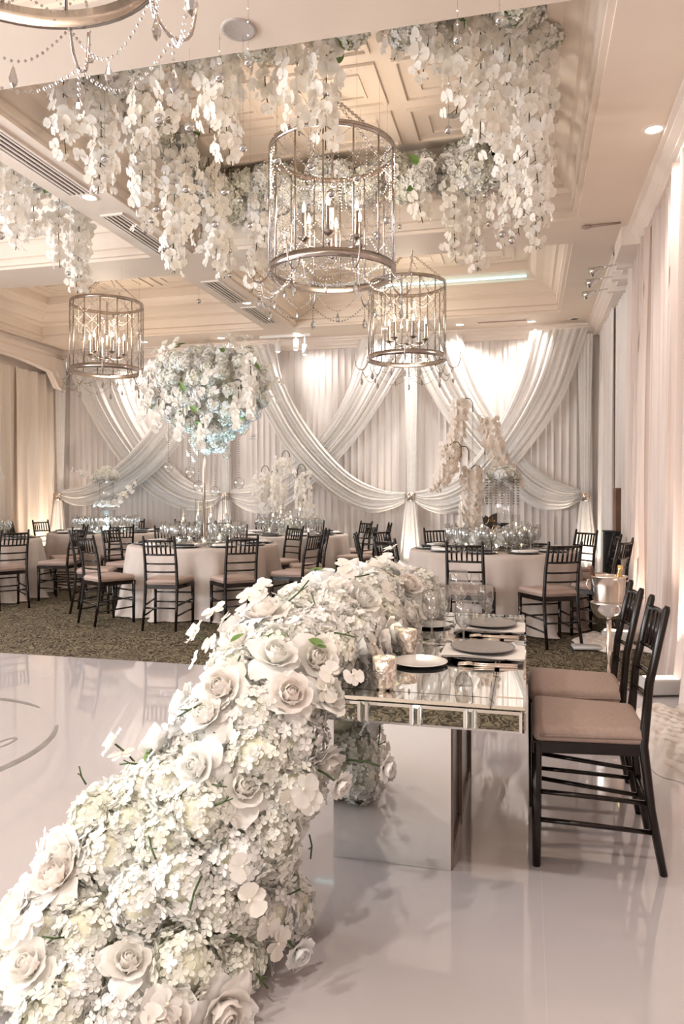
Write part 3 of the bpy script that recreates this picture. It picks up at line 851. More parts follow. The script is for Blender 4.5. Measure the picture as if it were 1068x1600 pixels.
for ti, (tx, ty, off, desc, keep) in enumerate(TABLES):
    t = thing('round_table', ('round table at the right holding hanging orchid sprays', 'round table carrying the tall floral ball', 'round table cut by the left edge of the photo', 'far round table at the left holding a glowing vase', 'far round table in the middle with orchids and candles')[ti], 'table', (tx, ty, 0), group='round banquet tables')
    MB().lathe([(0, ZT - 0.03), (0.83, ZT - 0.03), (0.83, ZT - 0.004), (0, ZT - 0.004)], 40).build('tabletop', 'brown_wood', t, False)
    for q in range(4):
        a = PI / 4 + q * PI / 2
        MB().tube([(0.55 * math.cos(a), 0.55 * math.sin(a), 0), (0.5 * math.cos(a), 0.5 * math.sin(a), ZT - 0.03)], 0.016, 8).build('leg', 'lacquer', t)
    c = cloth_mesh(200 + ti).build('tablecloth', 'linen', None, True, (tx, ty, 0))
    tag(c, 'blush floor length cloth on ' + desc, 'tablecloth', 'blush round tablecloths')
    base = math.atan2(-ty, -tx)          # towards the camera
    for k in range(10):
        # k = 0 is just left of the camera direction, then round to the right
        a = base + math.radians(-36 + off + 36 * k) if True else 0
        jit = random.uniform(-0.05, 0.05)
        if k in keep:
            rr = 1.20 + random.uniform(-0.02, 0.05)
            cx_, cy_ = tx + rr * math.cos(a + jit), ty + rr * math.sin(a + jit)
            cy_ = min(cy_, 11.12); cx_ = min(cx_, 0.67)
            if cx_ < XL + 0.5 or any((cx_ - q[0]) ** 2 + (cy_ - q[1]) ** 2 < 1.12 ** 2 for q in TABLES if q[0] != tx): placed.append((cx_, cy_))
            if not any((cx_ - q[0]) ** 2 + (cy_ - q[1]) ** 2 < 0.50 ** 2 for q in placed):
                placed.append((cx_, cy_))
                chair(cx_, cy_, a + PI + random.uniform(-0.1, 0.1), 'black chair at %s, %s' % (desc, ANG[k]), 'chairs at ' + desc)
        # place setting
        ca, sa = math.cos(a), math.sin(a)
        z0 = ZT + 0.001
        px_, py_ = tx + 0.66 * ca, ty + 0.66 * sa
        s = thing('place_setting', 'dark charger, plate and napkin on %s, %s' % (desc, ANG[k]), 'place setting', (px_, py_, z0), a, 'place settings on ' + desc)
        put(me_charger, 'charger', s); put(me_plate, 'plate', s, (0, 0, 0.008))
        put(me_nap if k % 2 else me_napd, 'napkin', s, (0.03, 0, 0.028))
        for gi, (gr, ga, gm, gn) in enumerate(((0.47, 0.17, me_gob, 'wine_glass'), (0.43, 0.0, me_gob, 'wine_glass'), (0.47, -0.17, me_flu, 'champagne_flute'), (0.36, -0.12, me_gob, 'wine_glass'))):
            g = put(gm, gn, None, (tx + gr * math.cos(a + ga), ty + gr * math.sin(a + ga), z0), None, 1.12)
            tag(g, ('left wine glass on ', 'middle wine glass on ', 'slim flute on ', 'innermost wine glass on ')[gi] + desc + ', setting ' + ANG[k], 'glass', ('wine glasses on ' if gm is me_gob else 'flutes on ') + desc)
            if gi == 0: put(me_wat, 'water', g)
        if k % 2 == 0:  # lit votives added between the settings for sparkle
            v = thing('votive', 'added sparkle votive on %s, setting %s' % (desc, ANG[k]), 'votive', (tx + 0.30 * math.cos(a + 0.3), ty + 0.30 * math.sin(a + 0.3), z0), group='votives on ' + desc)
            put(me_tum, 'cup', v, None, None, 1.1); put(me_candle, 'candle', v, (0, 0, 0.012)); put(me_flame, 'flame', v, (0, 0, 0.012))

# ================================================================== FLOWER MESHES


def petal(mb, base_r, length, width, curl, cup, ang, tilt, nv=5, nu=4, tip=0.0, z0=0.0, ruffle=0.0):
    """petal rising from the axis; tilt = angle from vertical at the base, curl = extra bend towards the tip"""
    ca, sa = math.cos(ang), math.sin(ang)
    P = []
    r, z = base_r, z0; dl = length / nv; th = tilt
    for j in range(nv + 1):
        v = j / nv
        wd = width * (0.35 + 0.9 * math.sin(PI * (0.12 + 0.72 * v))) * (1 - tip * max(0, v - 0.6) * 2.2)
        for i in range(nu + 1):
            s = (i / nu - 0.5)
            x = s * wd; cr = cup * (4 * s * s) * (0.4 + v)
            rr = r - cr * math.cos(th); zz = z + cr * math.sin(th) * 0.6
            if ruffle: zz += ruffle * math.sin(9 * s + 3 * ang + 5 * v) * v * (0.4 + 2 * abs(s))
            P.append((rr * ca - x * sa, rr * sa + x * ca, zz))
        r += math.sin(th) * dl; z += math.cos(th) * dl; th += curl / nv
    F = [(j * (nu + 1) + i, j * (nu + 1) + i + 1, (j + 1) * (nu + 1) + i + 1, (j + 1) * (nu + 1) + i) for j in range(nv) for i in range(nu)]
    mb.add(P, F)


def rose_heart(seed):
    rnd = random.Random(seed); mb = MB()
    mb.sphere((0, 0, 0.018), 0.014, 8, 6, (1, 1, 1.4))
    for k in range(3): petal(mb, 0.008, 0.036, 0.026, -0.75, 0.007, k * 2.1 + rnd.uniform(-.2, .2), 0.30, 5, 4, z0=0.008)
    for k in range(4): petal(mb, 0.012, 0.042, 0.036, -0.85, 0.009, k * PI / 2 + 0.4 + rnd.uniform(-.25, .25), 0.48, 5, 4, z0=0.002)
    for k in range(5): petal(mb, 0.015, 0.047, 0.046, -0.55, 0.010, k * 2 * PI / 5 + rnd.uniform(-.25, .25), 0.70, 5, 4, z0=-0.002)
    for k in range(5): petal(mb, 0.016, 0.052, 0.052, 0.25, 0.008, k * 2 * PI / 5 + 0.6 + rnd.uniform(-.25, .25), 0.85, 5, 4, z0=-0.006, ruffle=0.004)
    return mb.mesh('bloom_heart', 'rose_heart')


ROSE_H = [rose_heart(k) for k in range(3)]
ROSE_P = []
for k in range(4):
    mb = MB(); petal(mb, 0.014, 0.062 + 0.006 * k, 0.062 + 0.004 * (k % 2), 0.75 + 0.3 * k, 0.006 - 0.005 * (k % 3), 0.0, 1.0 + 0.15 * (k % 2), 6, 6, tip=0.30 + 0.13 * k, z0=-0.010, ruffle=0.006)
    ROSE_P.append(mb.mesh('outer_petal', 'rose_petal'))


def rose(parent, loc, nrm, s=1.0):
    """a bloom: heart and five reflexed outer petals as pieces of their own"""
    h = put(random.choice(ROSE_H), 'rose', parent, loc, zquat(nrm), s)
    a0 = random.uniform(0, 2 * PI)
    for k in range(5):
        q = Quaternion((0, 0, 1), a0 + k * 2 * PI / 5 + random.uniform(-.25, .25)) @ Quaternion((0, 1, 0), random.uniform(-0.25, 0.25))
        put(random.choice(ROSE_P), 'outer_petal', h, (0, 0, random.uniform(-0.004, 0.004)), q, random.uniform(0.9, 1.12))
    return h


def full_rose(seed):
    """whole bloom in one mesh, for flowers farther away"""
    rnd = random.Random(seed); mb = MB()
    mb.sphere((0, 0, 0.018), 0.014, 8, 6, (1, 1, 1.4))
    for k in range(4): petal(mb, 0.011, 0.040, 0.034, -0.8, 0.009, k * PI / 2, 0.42, 4, 3)
    for k in range(5): petal(mb, 0.015, 0.048, 0.048, -0.4, 0.010, k * 2 * PI / 5 + rnd.uniform(-.2, .2), 0.72, 4, 4)
    for k in range(6): petal(mb, 0.016, 0.062, 0.058, 0.7, 0.004, k * PI / 3 + 0.5 + rnd.uniform(-.2, .2), 1.0, 5, 4, 0.4, z0=-0.008, ruffle=0.006)
    return mb.mesh('rose', 'rose_petal')


def hydrangea(seed, nfl=165, R=0.080, fr=0.0172):
    rnd = random.Random(seed); mb = MB()
    for i in range(nfl):
        z = 1 - 1.62 * (i + 0.5) / nfl; rr = math.sqrt(max(0, 1 - z * z)); a = i * 2.39996 + rnd.uniform(-.2, .2)
        n = Vector((rr * math.cos(a), rr * math.sin(a), z * 0.86)) + Vector((rnd.uniform(-.14, .14) for _ in range(3)))
        c = n * R * rnd.uniform(0.88, 1.07)
        n.normalize()
        n2 = (n + Vector((rnd.uniform(-.35, .35) for _ in range(3)))).normalized()
        q = Vector((0, 0, 1)).rotation_difference(n2)
        a0 = rnd.uniform(0, PI)
        for k in range(4):
            b_ = a0 + k * PI / 2 + rnd.uniform(-.1, .1); L = fr * rnd.uniform(0.85, 1.15); W = L * 0.62
            t = Vector((math.cos(b_), math.sin(b_), 0)); s = Vector((-t.y, t.x, 0)); zz = Vector((0, 0, 1))
            lift = rnd.uniform(0.0, 0.4) * L
            pts = [zz * 0.0, t * L * 0.55 - s * W * 0.72 + zz * lift * 0.5, t * L * 1.0 - s * W * 0.42 + zz * lift * 0.8, t * L * 1.08 + s * 0 + zz * lift, t * L * 1.0 + s * W * 0.42 + zz * lift * 0.8, t * L * 0.55 + s * W * 0.72 + zz * lift * 0.5, t * L * 0.6 - zz * 0.12 * L]
            mb.add([c + q @ p for p in pts], [(0, 1, 6), (1, 2, 6), (2, 3, 6), (3, 4, 6), (4, 5, 6), (5, 0, 6)])
    mb.mi = 1
    mb.sphere((0, 0, -0.004), R * 0.8, 10, 7)
    return mb.mesh('hydrangea_head', ['hydrangea_petal', 'moss'])


def orchid(seed, mat='orchid_petal'):
    rnd = random.Random(seed); mb = MB()

    def pet(a, L, W, lift):
        t = Vector((math.cos(a), math.sin(a), 0)); s = Vector((-t.y, t.x, 0)); z = Vector((0, 0, 1))
        P = [Vector((0, 0, 0))]
        for f, ww, zz in ((0.3, 0.62, 0.10), (0.62, 1.0, 0.16), (0.9, 0.66, 0.06)):
            P += [t * L * f - s * W * ww / 2 + z * (zz * L * 0.5 + lift * f), t * L * f + z * (lift * f - 0.03 * L), t * L * f + s * W * ww / 2 + z * (zz * L * 0.5 + lift * f)]
        P.append(t * L + z * lift)
        F = [(0, 1, 2), (0, 2, 3), (1, 4, 5, 2), (2, 5, 6, 3), (4, 7, 8, 5), (5, 8, 9, 6), (7, 10, 8), (8, 10, 9)]
        mb.add(P, F)
    for a, L, W, l in ((PI / 2, .040, .034, .0), (PI / 2 + 2.3, .040, .03, -.004), (PI / 2 - 2.3, .040, .03, -.004), (0.25, .046, .056, .007), (PI - 0.25, .046, .056, .007)):
        pet(a + rnd.uniform(-.1, .1), L, W, l + rnd.uniform(-.004, .004))
    mb.mi = 1
    mb.octa((0, -0.005, 0.005), 0.0065, 0.007)
    return mb.mesh('blossom', [mat, 'orchid_heart'])


HYD = [hydrangea(300 + k) for k in range(4)]
FULLR = [full_rose(320 + k) for k in range(3)]
ORC = [orchid(340 + k) for k in range(4)]; ORCS = [orchid(350 + k, 'orchid_blush') for k in range(3)]


def leaf_mesh(seed):
    rnd = random.Random(seed); mb = MB()

    def fn(u, v):
        wd = 0.022 * math.sin(PI * min(1, v * 0.97 + 0.03)) ** 0.8
        return ((u - 0.5) * 2 * wd, 0.08 * v, 0.02 * v * v - 0.012 * abs(u - 0.5) * 2 * -1 * math.sin(PI * v) - 0.02 * v)
    mb.grid(fn, 4, 5)
    return mb.mesh('leaf', 'leaf')


LEAF = [leaf_mesh(1)]


def stem_mesh(seed, L=0.10, r=0.0026):
    rnd = random.Random(seed)
    b_ = rnd.uniform(-.02, .02)
    mb = MB().tube([(0, 0, 0), (b_ * 0.6, 0.3 * b_, L * 0.5), (b_ * 0.4, b_, L)], [r, r * 0.9, r * 0.8], 6)
    mb.tube([(b_ * 0.6, 0.3 * b_, L * 0.55), (b_ + 0.012, 0.006, L * 0.8)], r * 0.6, 5)
    return mb.mesh('stem', 'stem_green')


STEM = [stem_mesh(k, 0.06 + 0.02 * (k % 3), 0.003) for k in range(5)]


def orchid_strand(loc, L, label, group, width=0.10, bare=0.0, lean=(0, 0), meshes=None, face=None, density=1.0, name='orchid_strand', sc_=1.1, jit=0.45):
    """hanging spray: thin stem with overlapping blossoms on both sides"""
    rnd = random
    t = thing(name, label, 'orchid spray', loc, group=group)
    n = 10
    sw = rnd.uniform(-.05, .05); sy = rnd.uniform(-.04, .04)
    pts = [Vector((sw * math.sin(3 * i / n) + lean[0] * (i / n) ** 2, sy * math.sin(2.5 * i / n) + lean[1] * (i / n) ** 2, -L * i / n)) for i in range(n + 1)]
    MB().tube(pts, 0.004, 5).build('stem', 'stem_brown', t)
    tw = MB()
    for q in range(int(L / 0.06)):
        u = (q + 0.5) / int(L / 0.06) * n; k = min(int(u), n - 1); p = pts[k].lerp(pts[k + 1], u - k)
        s = 1 if q % 2 else -1; a = rnd.uniform(-0.5, 0.5)
        tw.tube([p, p + Vector((s * 0.035 * math.cos(a), 0.035 * math.sin(a), -0.03))], 0.0022, 4)
    tw.build('twigs', 'stem_brown', t)['kind'] = 'stuff'
    M = int(L / 0.032 * density)
    ff = face if face is not None else math.atan2(-loc[1], -loc[0])
    for q in range(M):
        u = bare + (1 - bare) * (q + 0.5) / M
        k = min(int(u * n), n - 1); p = pts[k].lerp(pts[k + 1], u * n - k)
        s = (-1, 1, 0)[q % 3]
        a = ff + s * rnd.uniform(0.5, 1.2) + rnd.uniform(-.3, .3)
        taper = 1.0 if u < 0.8 else 1.0 - 1.6 * (u - 0.8)
        d = Vector((math.cos(a), math.sin(a), rnd.uniform(-.3, .25)))
        # most blossoms sit beside the stem, as seen from the room
        side = Vector((-math.sin(ff), math.cos(ff), 0)) * (s * 0.42 + rnd.uniform(-.22, .22) * jit) * width * taper
        pos = p + side + Vector((d.x, d.y, 0)) * rnd.uniform(0.0, 0.045) * jit + Vector((0, 0, rnd.uniform(-.03, .03) * jit))
        q_ = (d + jit * Vector((rnd.uniform(-.4, .4), rnd.uniform(-.4, .4), rnd.uniform(-.5, .3)))).to_track_quat('Z', 'Y') @ Quaternion((0, 0, 1), rnd.uniform(-.8, .8))
        put(rnd.choice(meshes or ORC), 'blossom', t, pos, q_, sc_ * taper * rnd.uniform(0.75, 1.12))
    return t


# ================================================================== FLOWER RUNNER (foreground)
TX0, TX1, TY0, TY1, TZ = -0.94, 0.0, 2.14, 3.82, 0.72
runner = thing('floral_runner', 'lush white rose and hydrangea runner cascading from the mirrored table to the floor', 'flower arrangement', (-0.85, 2.1, 0))
BL = [  # centre, radii of the blobs that carry the flowers
    ((-0.64, 3.62, 0.76), (0.21, 0.24, 0.18)), ((-0.70, 3.38, 0.77), (0.23, 0.26, 0.20)), ((-0.73, 3.10, 0.77), (0.23, 0.26, 0.20)), ((-0.75, 2.82, 0.76), (0.23, 0.26, 0.20)),
    ((-0.76, 2.56, 0.75), (0.23, 0.26, 0.19)), ((-0.77, 2.34, 0.72), (0.23, 0.24, 0.19)), ((-0.79, 2.15, 0.64), (0.23, 0.21, 0.20)),
    ((-0.83, 2.02, 0.51), (0.22, 0.19, 0.21)), ((-0.88, 1.95, 0.38), (0.23, 0.20, 0.22)), ((-0.95, 1.90, 0.25), (0.25, 0.22, 0.20)),
    ((-0.99, 1.85, 0.12), (0.27, 0.25, 0.16)), ((-1.14, 1.80, 0.12), (0.22, 0.20, 0.19)), ((-0.93, 1.78, 0.08), (0.22, 0.20, 0.14)), ((-1.10, 1.68, 0.07), (0.26, 0.18, 0.12)),
    ((-1.13, 1.90, 0.32), (0.13, 0.13, 0.14)), ((-0.80, 2.02, 0.10), (0.14, 0.16, 0.15)),
]
ROOT = Vector(runner.location)


def inside(p, f=1.0, skip=-1):
    for i, (c, r) in enumerate(BL):
        if i == skip: continue
        q = sum(((p[k] - c[k]) / r[k]) ** 2 for k in range(3))
        if q < f: return True
    return False


foam = MB()
for c, r in BL: foam.sphere(Vector(c) - ROOT, 1.0, 16, 10, (r[0] * 0.80, r[1] * 0.80, r[2] * 0.80))
foam.build('foam_base', 'moss', runner)
pts = []
rnd = random.Random(11)
tries = 0
while tries < 14000:
    tries += 1
    i = rnd.randrange(len(BL)); c, r = BL[i]
    d = Vector((rnd.gauss(0, 1), rnd.gauss(0, 1), rnd.gauss(0, 1))).normalized()
    p = Vector((c[0] + d.x * r[0] * 0.93, c[1] + d.y * r[1] * 0.93, c[2] + d.z * r[2] * 0.93))
    if inside(p, 0.80, i): continue
    if p.z < 0.055: continue
    if p.y > TY0 - 0.03 and p.x > TX0 - 0.05 and p.z < TZ + 0.05: continue
    n = Vector((d.x / r[0], d.y / r[1], d.z / r[2])).normalized()
    if any((p - q[0]).length < 0.098 for q in pts): continue
    pts.append((p, n))
nrose = 0
for k, (p, n) in enumerate(pts):
    n2 = (n + Vector((rnd.uniform(-.2, .2), rnd.uniform(-.35, .1), rnd.uniform(-.05, .25)))).normalized()
    pr = 0.60 if p.z > 0.5 else 0.30
    if rnd.random() < pr:
        front = n.dot((Vector((0, 0, CAM_H)) - p).normalized()) > 0.15
        if front and nrose < 58:
            nrose += 1
            rose(runner, p - ROOT + n * 0.035, n2, rnd.uniform(0.95, 1.22))
        else: put(rnd.choice(FULLR), 'rose', runner, p - ROOT + n * 0.035, zquat(n2), rnd.uniform(0.95, 1.2))
        put(rnd.choice(HYD), 'hydrangea_head', runner, p - ROOT - n * 0.055, zquat(n2), rnd.uniform(0.85, 1.0))
    else:
        put(rnd.choice(HYD), 'hydrangea_head', runner, p - ROOT - n * 0.01, zquat(n2), rnd.uniform(0.88, 1.15))
# stray orchid blossoms, stems and leaves poking out between the heads
for k in range(len(pts)):
    p, n = pts[k]
    if k % 4 == 0:
        d = (n * 0.75 + Vector((rnd.uniform(-1, 1), rnd.uniform(-.6, .6), rnd.uniform(-1, .6)))).normalized()
        put(rnd.choice(STEM), 'stem', runner, p - ROOT + n * 0.045 + Vector((rnd.uniform(-.05, .05), 0, rnd.uniform(-.05, .05))), d.to_track_quat('Z', 'Y'))
    if k % 7 == 0:
        put(LEAF[0], 'leaf', runner, p - ROOT + n * 0.045 + Vector((rnd.uniform(-.05, .05), 0, rnd.uniform(-.05, .05))), zquat(n + Vector((0, 0, .4))), rnd.uniform(0.7, 1.0))
    if k % 4 == 1:
        for q in range(3):
            put(rnd.choice(ORC), 'blossom', runner, p - ROOT + n * 0.085 + Vector((rnd.uniform(-.05, .05), rnd.uniform(-.03, .03), rnd.uniform(-.05, .05))), zquat(n + Vector((rnd.uniform(-.5, .5), -.4, .2))), rnd.uniform(0.7, 1.05))
# single roses straying out of the mass on their stems
for (p0, p1) in (((-0.60, 2.03, 0.54), (-0.517, 2.03, 0.497)), ((-0.52, 2.14, 0.53), (-0.41, 2.165, 0.506)), ((-0.69, 1.93, 0.12), (-0.60, 1.91, 0.08)), ((-0.98, 2.25, 0.80), (-1.08, 2.28, 0.86)), ((-1.1, 1.95, 0.52), (-1.2, 1.97, 0.58))):
    a, b_ = Vector(p0), Vector(p1)
    MB().tube([a - ROOT, a.lerp(b_, 0.5) - ROOT + Vector((0, 0, 0.006)), b_ - ROOT], 0.003, 6).build('stem', 'stem_green', runner)
    put(rnd.choice(FULLR), 'rose', runner, b_ - ROOT, zquat((b_ - a).normalized() + Vector((0, -0.5, 0.1))), 0.62)

# ================================================================== MIRRORED TABLE
mt = thing('mirrored_table', 'silver mirrored dining table carrying the flower runner and place settings', 'table', (-0.47, 2.98, 0))
O = Vector((-0.47, 2.98, 0))
MB().box((0, 0, TZ - 0.0385), (TX1 - TX0 - 0.03, TY1 - TY0 - 0.03, 0.055)).build('frame', 'lacquer', mt, False)
bw = 0.10; th = 0.010


def panel(c, s, nm='mirror_panel', e=0.008):
    return MB().bevbox(Vector(c) - O, s, e).build(nm, 'mirror', mt, False)


g = 0.003
panel((-0.47, (TY0 + TY1) / 2 - 0.395, TZ - th / 2), (TX1 - TX0 - 2 * bw - g, (TY1 - TY0) / 2 - bw - g, th), 'top_panel')
panel((-0.47, (TY0 + TY1) / 2 + 0.395, TZ - th / 2), (TX1 - TX0 - 2 * bw - g, (TY1 - TY0) / 2 - bw - g, th), 'top_panel')
for s in (TX0 + bw / 2, TX1 - bw / 2):
    for q in range(3):
        L = (TY1 - TY0 - 2 * bw) / 3
        panel((s, TY0 + bw + (q + 0.5) * L, TZ - th / 2), (bw - g, L - g, th), 'border_panel')
    for yy in (TY0 + bw / 2, TY1 - bw / 2): panel((s, yy, TZ - th / 2), (bw - g, bw - g, th), 'border_panel')
for yy in (TY0 + bw / 2, TY1 - bw / 2):
    panel((-0.47, yy, TZ - th / 2), (TX1 - TX0 - 2 * bw - g, bw - g, th), 'border_panel')


def apron(x0, y0, x1, y1, nx, ny, n):
    """upright bevelled panels along one edge"""
    a, b_ = Vector((x0, y0, 0)), Vector((x1, y1, 0)); d = (b_ - a); L = d.length; d /= L
    nn = Vector((nx, ny, 0)); zc, h = TZ - 0.045, 0.062
    for q in range(n):
        for (u0, u1, name) in ((q * L / n + 0.012, (q + 1) * L / n - 0.012, 'apron_panel'), ((q + 1) * L / n - 0.011, (q + 1) * L / n + 0.011, 'apron_strip')):
            if name == 'apron_strip' and q == n - 1: continue
            P = []
            for k, off in ((0, 0), (0, 0.006), (0.008, 0.011)):
                for uu, zz in ((u0 + k, zc - h / 2 + k), (u1 - k, zc - h / 2 + k), (u1 - k, zc + h / 2 - k), (u0 + k, zc + h / 2 - k)):
                    P.append(a + d * uu + nn * off + Vector((0, 0, zz)) - O)
            F = [(8, 9, 10, 11)] + [(r + i, r + (i + 1) % 4, r + 4 + (i + 1) % 4, r + 4 + i) for r in (0, 4) for i in range(4)]
            MB().add(P, F).build(name, 'mirror' if name == 'apron_panel' else 'mirror_edge', mt, False)


apron(TX0, TY0 + 0.012, TX1, TY0 + 0.012, 0, -1, 6)
apron(TX1 - 0.012, TY0, TX1 - 0.012, TY1, 1, 0, 9)
apron(TX0 + 0.012, TY1, TX0 + 0.012, TY0, -1, 0, 9)
apron(TX1, TY1 - 0.012, TX0, TY1 - 0.012, 0, 1, 6)
PX0, PX1, PY0, PY1 = -0.68, -0.256, 2.585, 3.50
ped = MB().box(Vector(((PX0 + PX1) / 2, (PY0 + PY1) / 2, (TZ - 0.066) / 2 + 0.006)) - O, (PX1 - PX0 - 0.012, PY1 - PY0 - 0.012, TZ - 0.072)).build('pedestal', 'lacquer', mt, False)
hz = TZ - 0.076
for (yy, ww) in ((PY0 + 0.02, 0.028), (2.98, 0.035), (PY1 - 0.02, 0.028)):
    MB().box(Vector((PX1 - 0.006, yy, hz / 2 + 0.009)) - O, (0.024, ww, hz)).build('post', 'rose_wood', ped, False)
for zz in (0.03, hz - 0.01):
    MB().box(Vector((PX1 - 0.007, (PY0 + PY1) / 2, zz)) - O, (0.020, PY1 - PY0 - 0.014, 0.045)).build('rail', 'rose_wood', ped, False)
for (c, s) in ((((PX0 + PX1) / 2, PY0 + 0.003, hz / 2 + 0.009), (PX1 - PX0, 0.006, hz)), (((PX0 + PX1) / 2, PY1 - 0.003, hz / 2 + 0.009), (PX1 - PX0, 0.006, hz)),
               ((PX0 + 0.003, (PY0 + PY1) / 2, hz / 2 + 0.009), (0.006, PY1 - PY0 - 0.012, hz)), ):
    MB().box(Vector(c) - O, s).build('mirror_side', 'mirror', ped, False)

# things on the mirrored table
for k, (x, y) in enumerate(((-0.165, 2.80), (-0.165, 3.34))):
    wh = ('nearest ', 'farther ')[k]
    zt = TZ + 0.0005
    tag(put(me_charger, 'charger_plate', None, (x, y, zt), None, 0.98), wh + 'glossy black charger plate on the mirrored table', 'charger', 'chargers on the mirrored table')
    n_ = thing('napkin', wh + 'white folded napkin draped over the charger to the table edge', 'napkin', (x, y, zt + 0.016), 0, 'napkins on the mirrored table')

    def fnap(u, v):
        xx = -0.14 + 0.30 * u; yy = -0.115 + 0.23 * v
        return (xx, yy, 0.004 + 0.003 * math.sin(6 * u + 3 * v))
    MB().grid(fnap, 12, 8).build('upper_fold', 'napkin_white', n_)
    MB().grid(lambda u, v: (-0.13 + 0.285 * u, -0.120 + 0.235 * v, 0.0005 + 0.002 * math.sin(5 * u)), 12, 8).build('lower_fold', 'napkin_white', n_)
    tag(put(me_grey, 'dinner_plate', None, (x + 0.005, y + 0.01, zt + 0.024)), wh + 'grey dinner plate on a white napkin', 'plate', 'grey plates on the mirrored table')
    for q in range(2):
        fk = thing('fork', wh + ('silver fork lying left of the plate, outer one' if q else 'silver fork lying left of the plate, inner one'), 'fork', (x + 0.035, y - 0.155 - 0.028 * q, zt + 0.003), 0.12, 'forks on the mirrored table')
        MB().tube([(0.10, 0, 0), (0.0, 0, 0.002), (-0.05, 0, 0.004)], [0.006, 0.0035, 0.003], 6).build('handle', 'champagne_metal', fk)
        tn = MB()
        for s in (-1.5, -0.5, 0.5, 1.5): tn.tube([(-0.05, s * 0.002, 0.004), (-0.065, s * 0.005, 0.008), (-0.105, s * 0.005, 0.004)], 0.0017, 5)
        tn.build('tines', 'champagne_metal', fk)
for (px, py, s, lab) in ((655, 1037, 0.80, 'nearest white bread plate beside the flowers'), (672, 978, 0.75, 'farther small white bread plate beside the flowers')):
    d = F_PX * (CAM_H - TZ) / (py - HORIZON); xr = (px - 534) / F_PX * d
    tag(put(me_plate, 'bread_plate', None, (xr * CS - d * SN, xr * SN + d * CS, TZ + 0.0005), None, s), lab, 'plate', 'bread plates on the mirrored table')
me_gob3 = MB().lathe(GOB, 32).mesh('wine_glass', 'stemware'); me_flu3 = MB().lathe(FLU, 32).mesh('champagne_flute', 'stemware')
GL = [(724, 1016, 0, 0.93, 'water goblet standing in front of the nearest plate'), (694, 1003, 1, 1.0, 'champagne flute left of the nearest plate'), (674, 1007, 0, 1.05, 'wine glass close to the flowers at the nearest setting'),
      (758, 982, 0, 0.95, 'water goblet standing behind the farther plate'), (716, 978, 0, 1.22, 'tallest wine glass at the farther setting'), (742, 975, 1, 1.0, 'champagne flute at the farther setting')]
for px, py, kind, s, lab in GL:
    d = F_PX * (CAM_H - TZ) / (py - HORIZON); xr = (px - 534) / F_PX * d
    gl = put((me_gob3, me_flu3)[kind], ('wine_glass', 'champagne_flute')[kind], None, (xr * CS - d * SN, xr * SN + d * CS, TZ + 0.0005), None, s)
    tag(gl, lab, 'glass', 'glasses on the mirrored table')
    if kind == 0 and s < 1: put(me_wat, 'water', gl)
me_vot = MB().lathe([(0, 0.0), (0.028, 0.0), (0.034, 0.012), (0.037, 0.05), (0.038, 0.098), (0.036, 0.098), (0.034, 0.05), (0.028, 0.008), (0, 0.008)], 24).mesh('cup', 'mercury_glass')
for (x, y, lab) in ((-0.428, 2.25, 'silver speckled votive at the near table edge beside the flowers'), (-0.435, 2.74, 'silver speckled votive half hidden by the flowers')):
    v = thing('votive', lab, 'votive', (x, y, TZ + 0.0005), group='votives on the mirrored table')
    put(me_vot, 'cup', v); put(me_candle, 'candle', v, (0, 0, 0.03)); put(me_flame, 'flame', v, (0, 0, 0.03))
    d_ = bpy.data.lights.new('votive_flame', 'POINT'); d_.energy = 0.3; d_.color = (1, 0.8, 0.55); d_.shadow_soft_size = 0.01
    link_light('votive_flame', d_, (x, y, TZ + 0.09))

# ================================================================== CHAMPAGNE BUCKET, UPLIGHTS, CLOTHS ON THE RIGHT
b = thing('champagne_bucket', 'hammered silver champagne bucket on a tall stand beside the chairs', 'ice bucket', (0.555, 5.40, 0))
MB().lathe([(0.0, 0.03), (0.05, 0.032), (0.10, 0.02), (0.13, 0.008), (0.132, 0.0), (0, 0.0)], 24).build('base', 'chrome', b)
MB().tube([(0, 0, 0.03), (0, 0, 0.47)], 0.017, 12).build('pole', 'champagne_metal', b)
MB().lathe([(0.02, 0.47), (0.07, 0.475), (0.105, 0.50), (0.118, 0.54), (0.122, 0.575), (0.128, 0.58), (0.118, 0.585), (0.10, 0.52), (0.0, 0.50)], 24).build('cradle', 'chrome', b)
bu = MB().lathe([(0.0, 0.54), (0.088, 0.545), (0.10, 0.58), (0.108, 0.70), (0.112, 0.755), (0.122, 0.76), (0.122, 0.768), (0.108, 0.764), (0.102, 0.70), (0.09, 0.57), (0, 0.56)], 28).build('bucket', 'champagne_metal', b)
for s in (-1, 1):
    MB().tube([(s * 0.108, 0, 0.73), (s * 0.14, 0, 0.735), (s * 0.148, 0, 0.70), (s * 0.13, 0, 0.67), (s * 0.106, 0, 0.675)], 0.007, 6).build('handle', 'champagne_metal', bu)
for k, (dx, dy, lx, lab) in enumerate(((-0.055, 0.0, -0.28, 'dark foil bottle neck leaning left in the bucket'), (0.05, 0.02, 0.10, 'gold foil bottle neck leaning right in the bucket'), (0.02, -0.04, 0.2, 'short gold bottle neck in the middle of the bucket'))):
    bo = thing('champagne_bottle', lab, 'bottle', (0.555 + dx, 5.40 + dy, 0.585), group='bottles in the champagne bucket')
    bo.rotation_euler = (0.05, lx, 0)
    MB().lathe([(0, 0), (0.036, 0.0), (0.038, 0.02), (0.038, 0.09), (0.03, 0.13), (0.016, 0.17)], 14).build('body', 'black_glaze', bo)
    MB().lathe([(0.0165, 0.165), (0.0155, 0.23), (0.018, 0.235), (0.018, 0.255), (0, 0.258)], 14).build('foil_neck', 'gold' if k else 'brown_wood', bo)


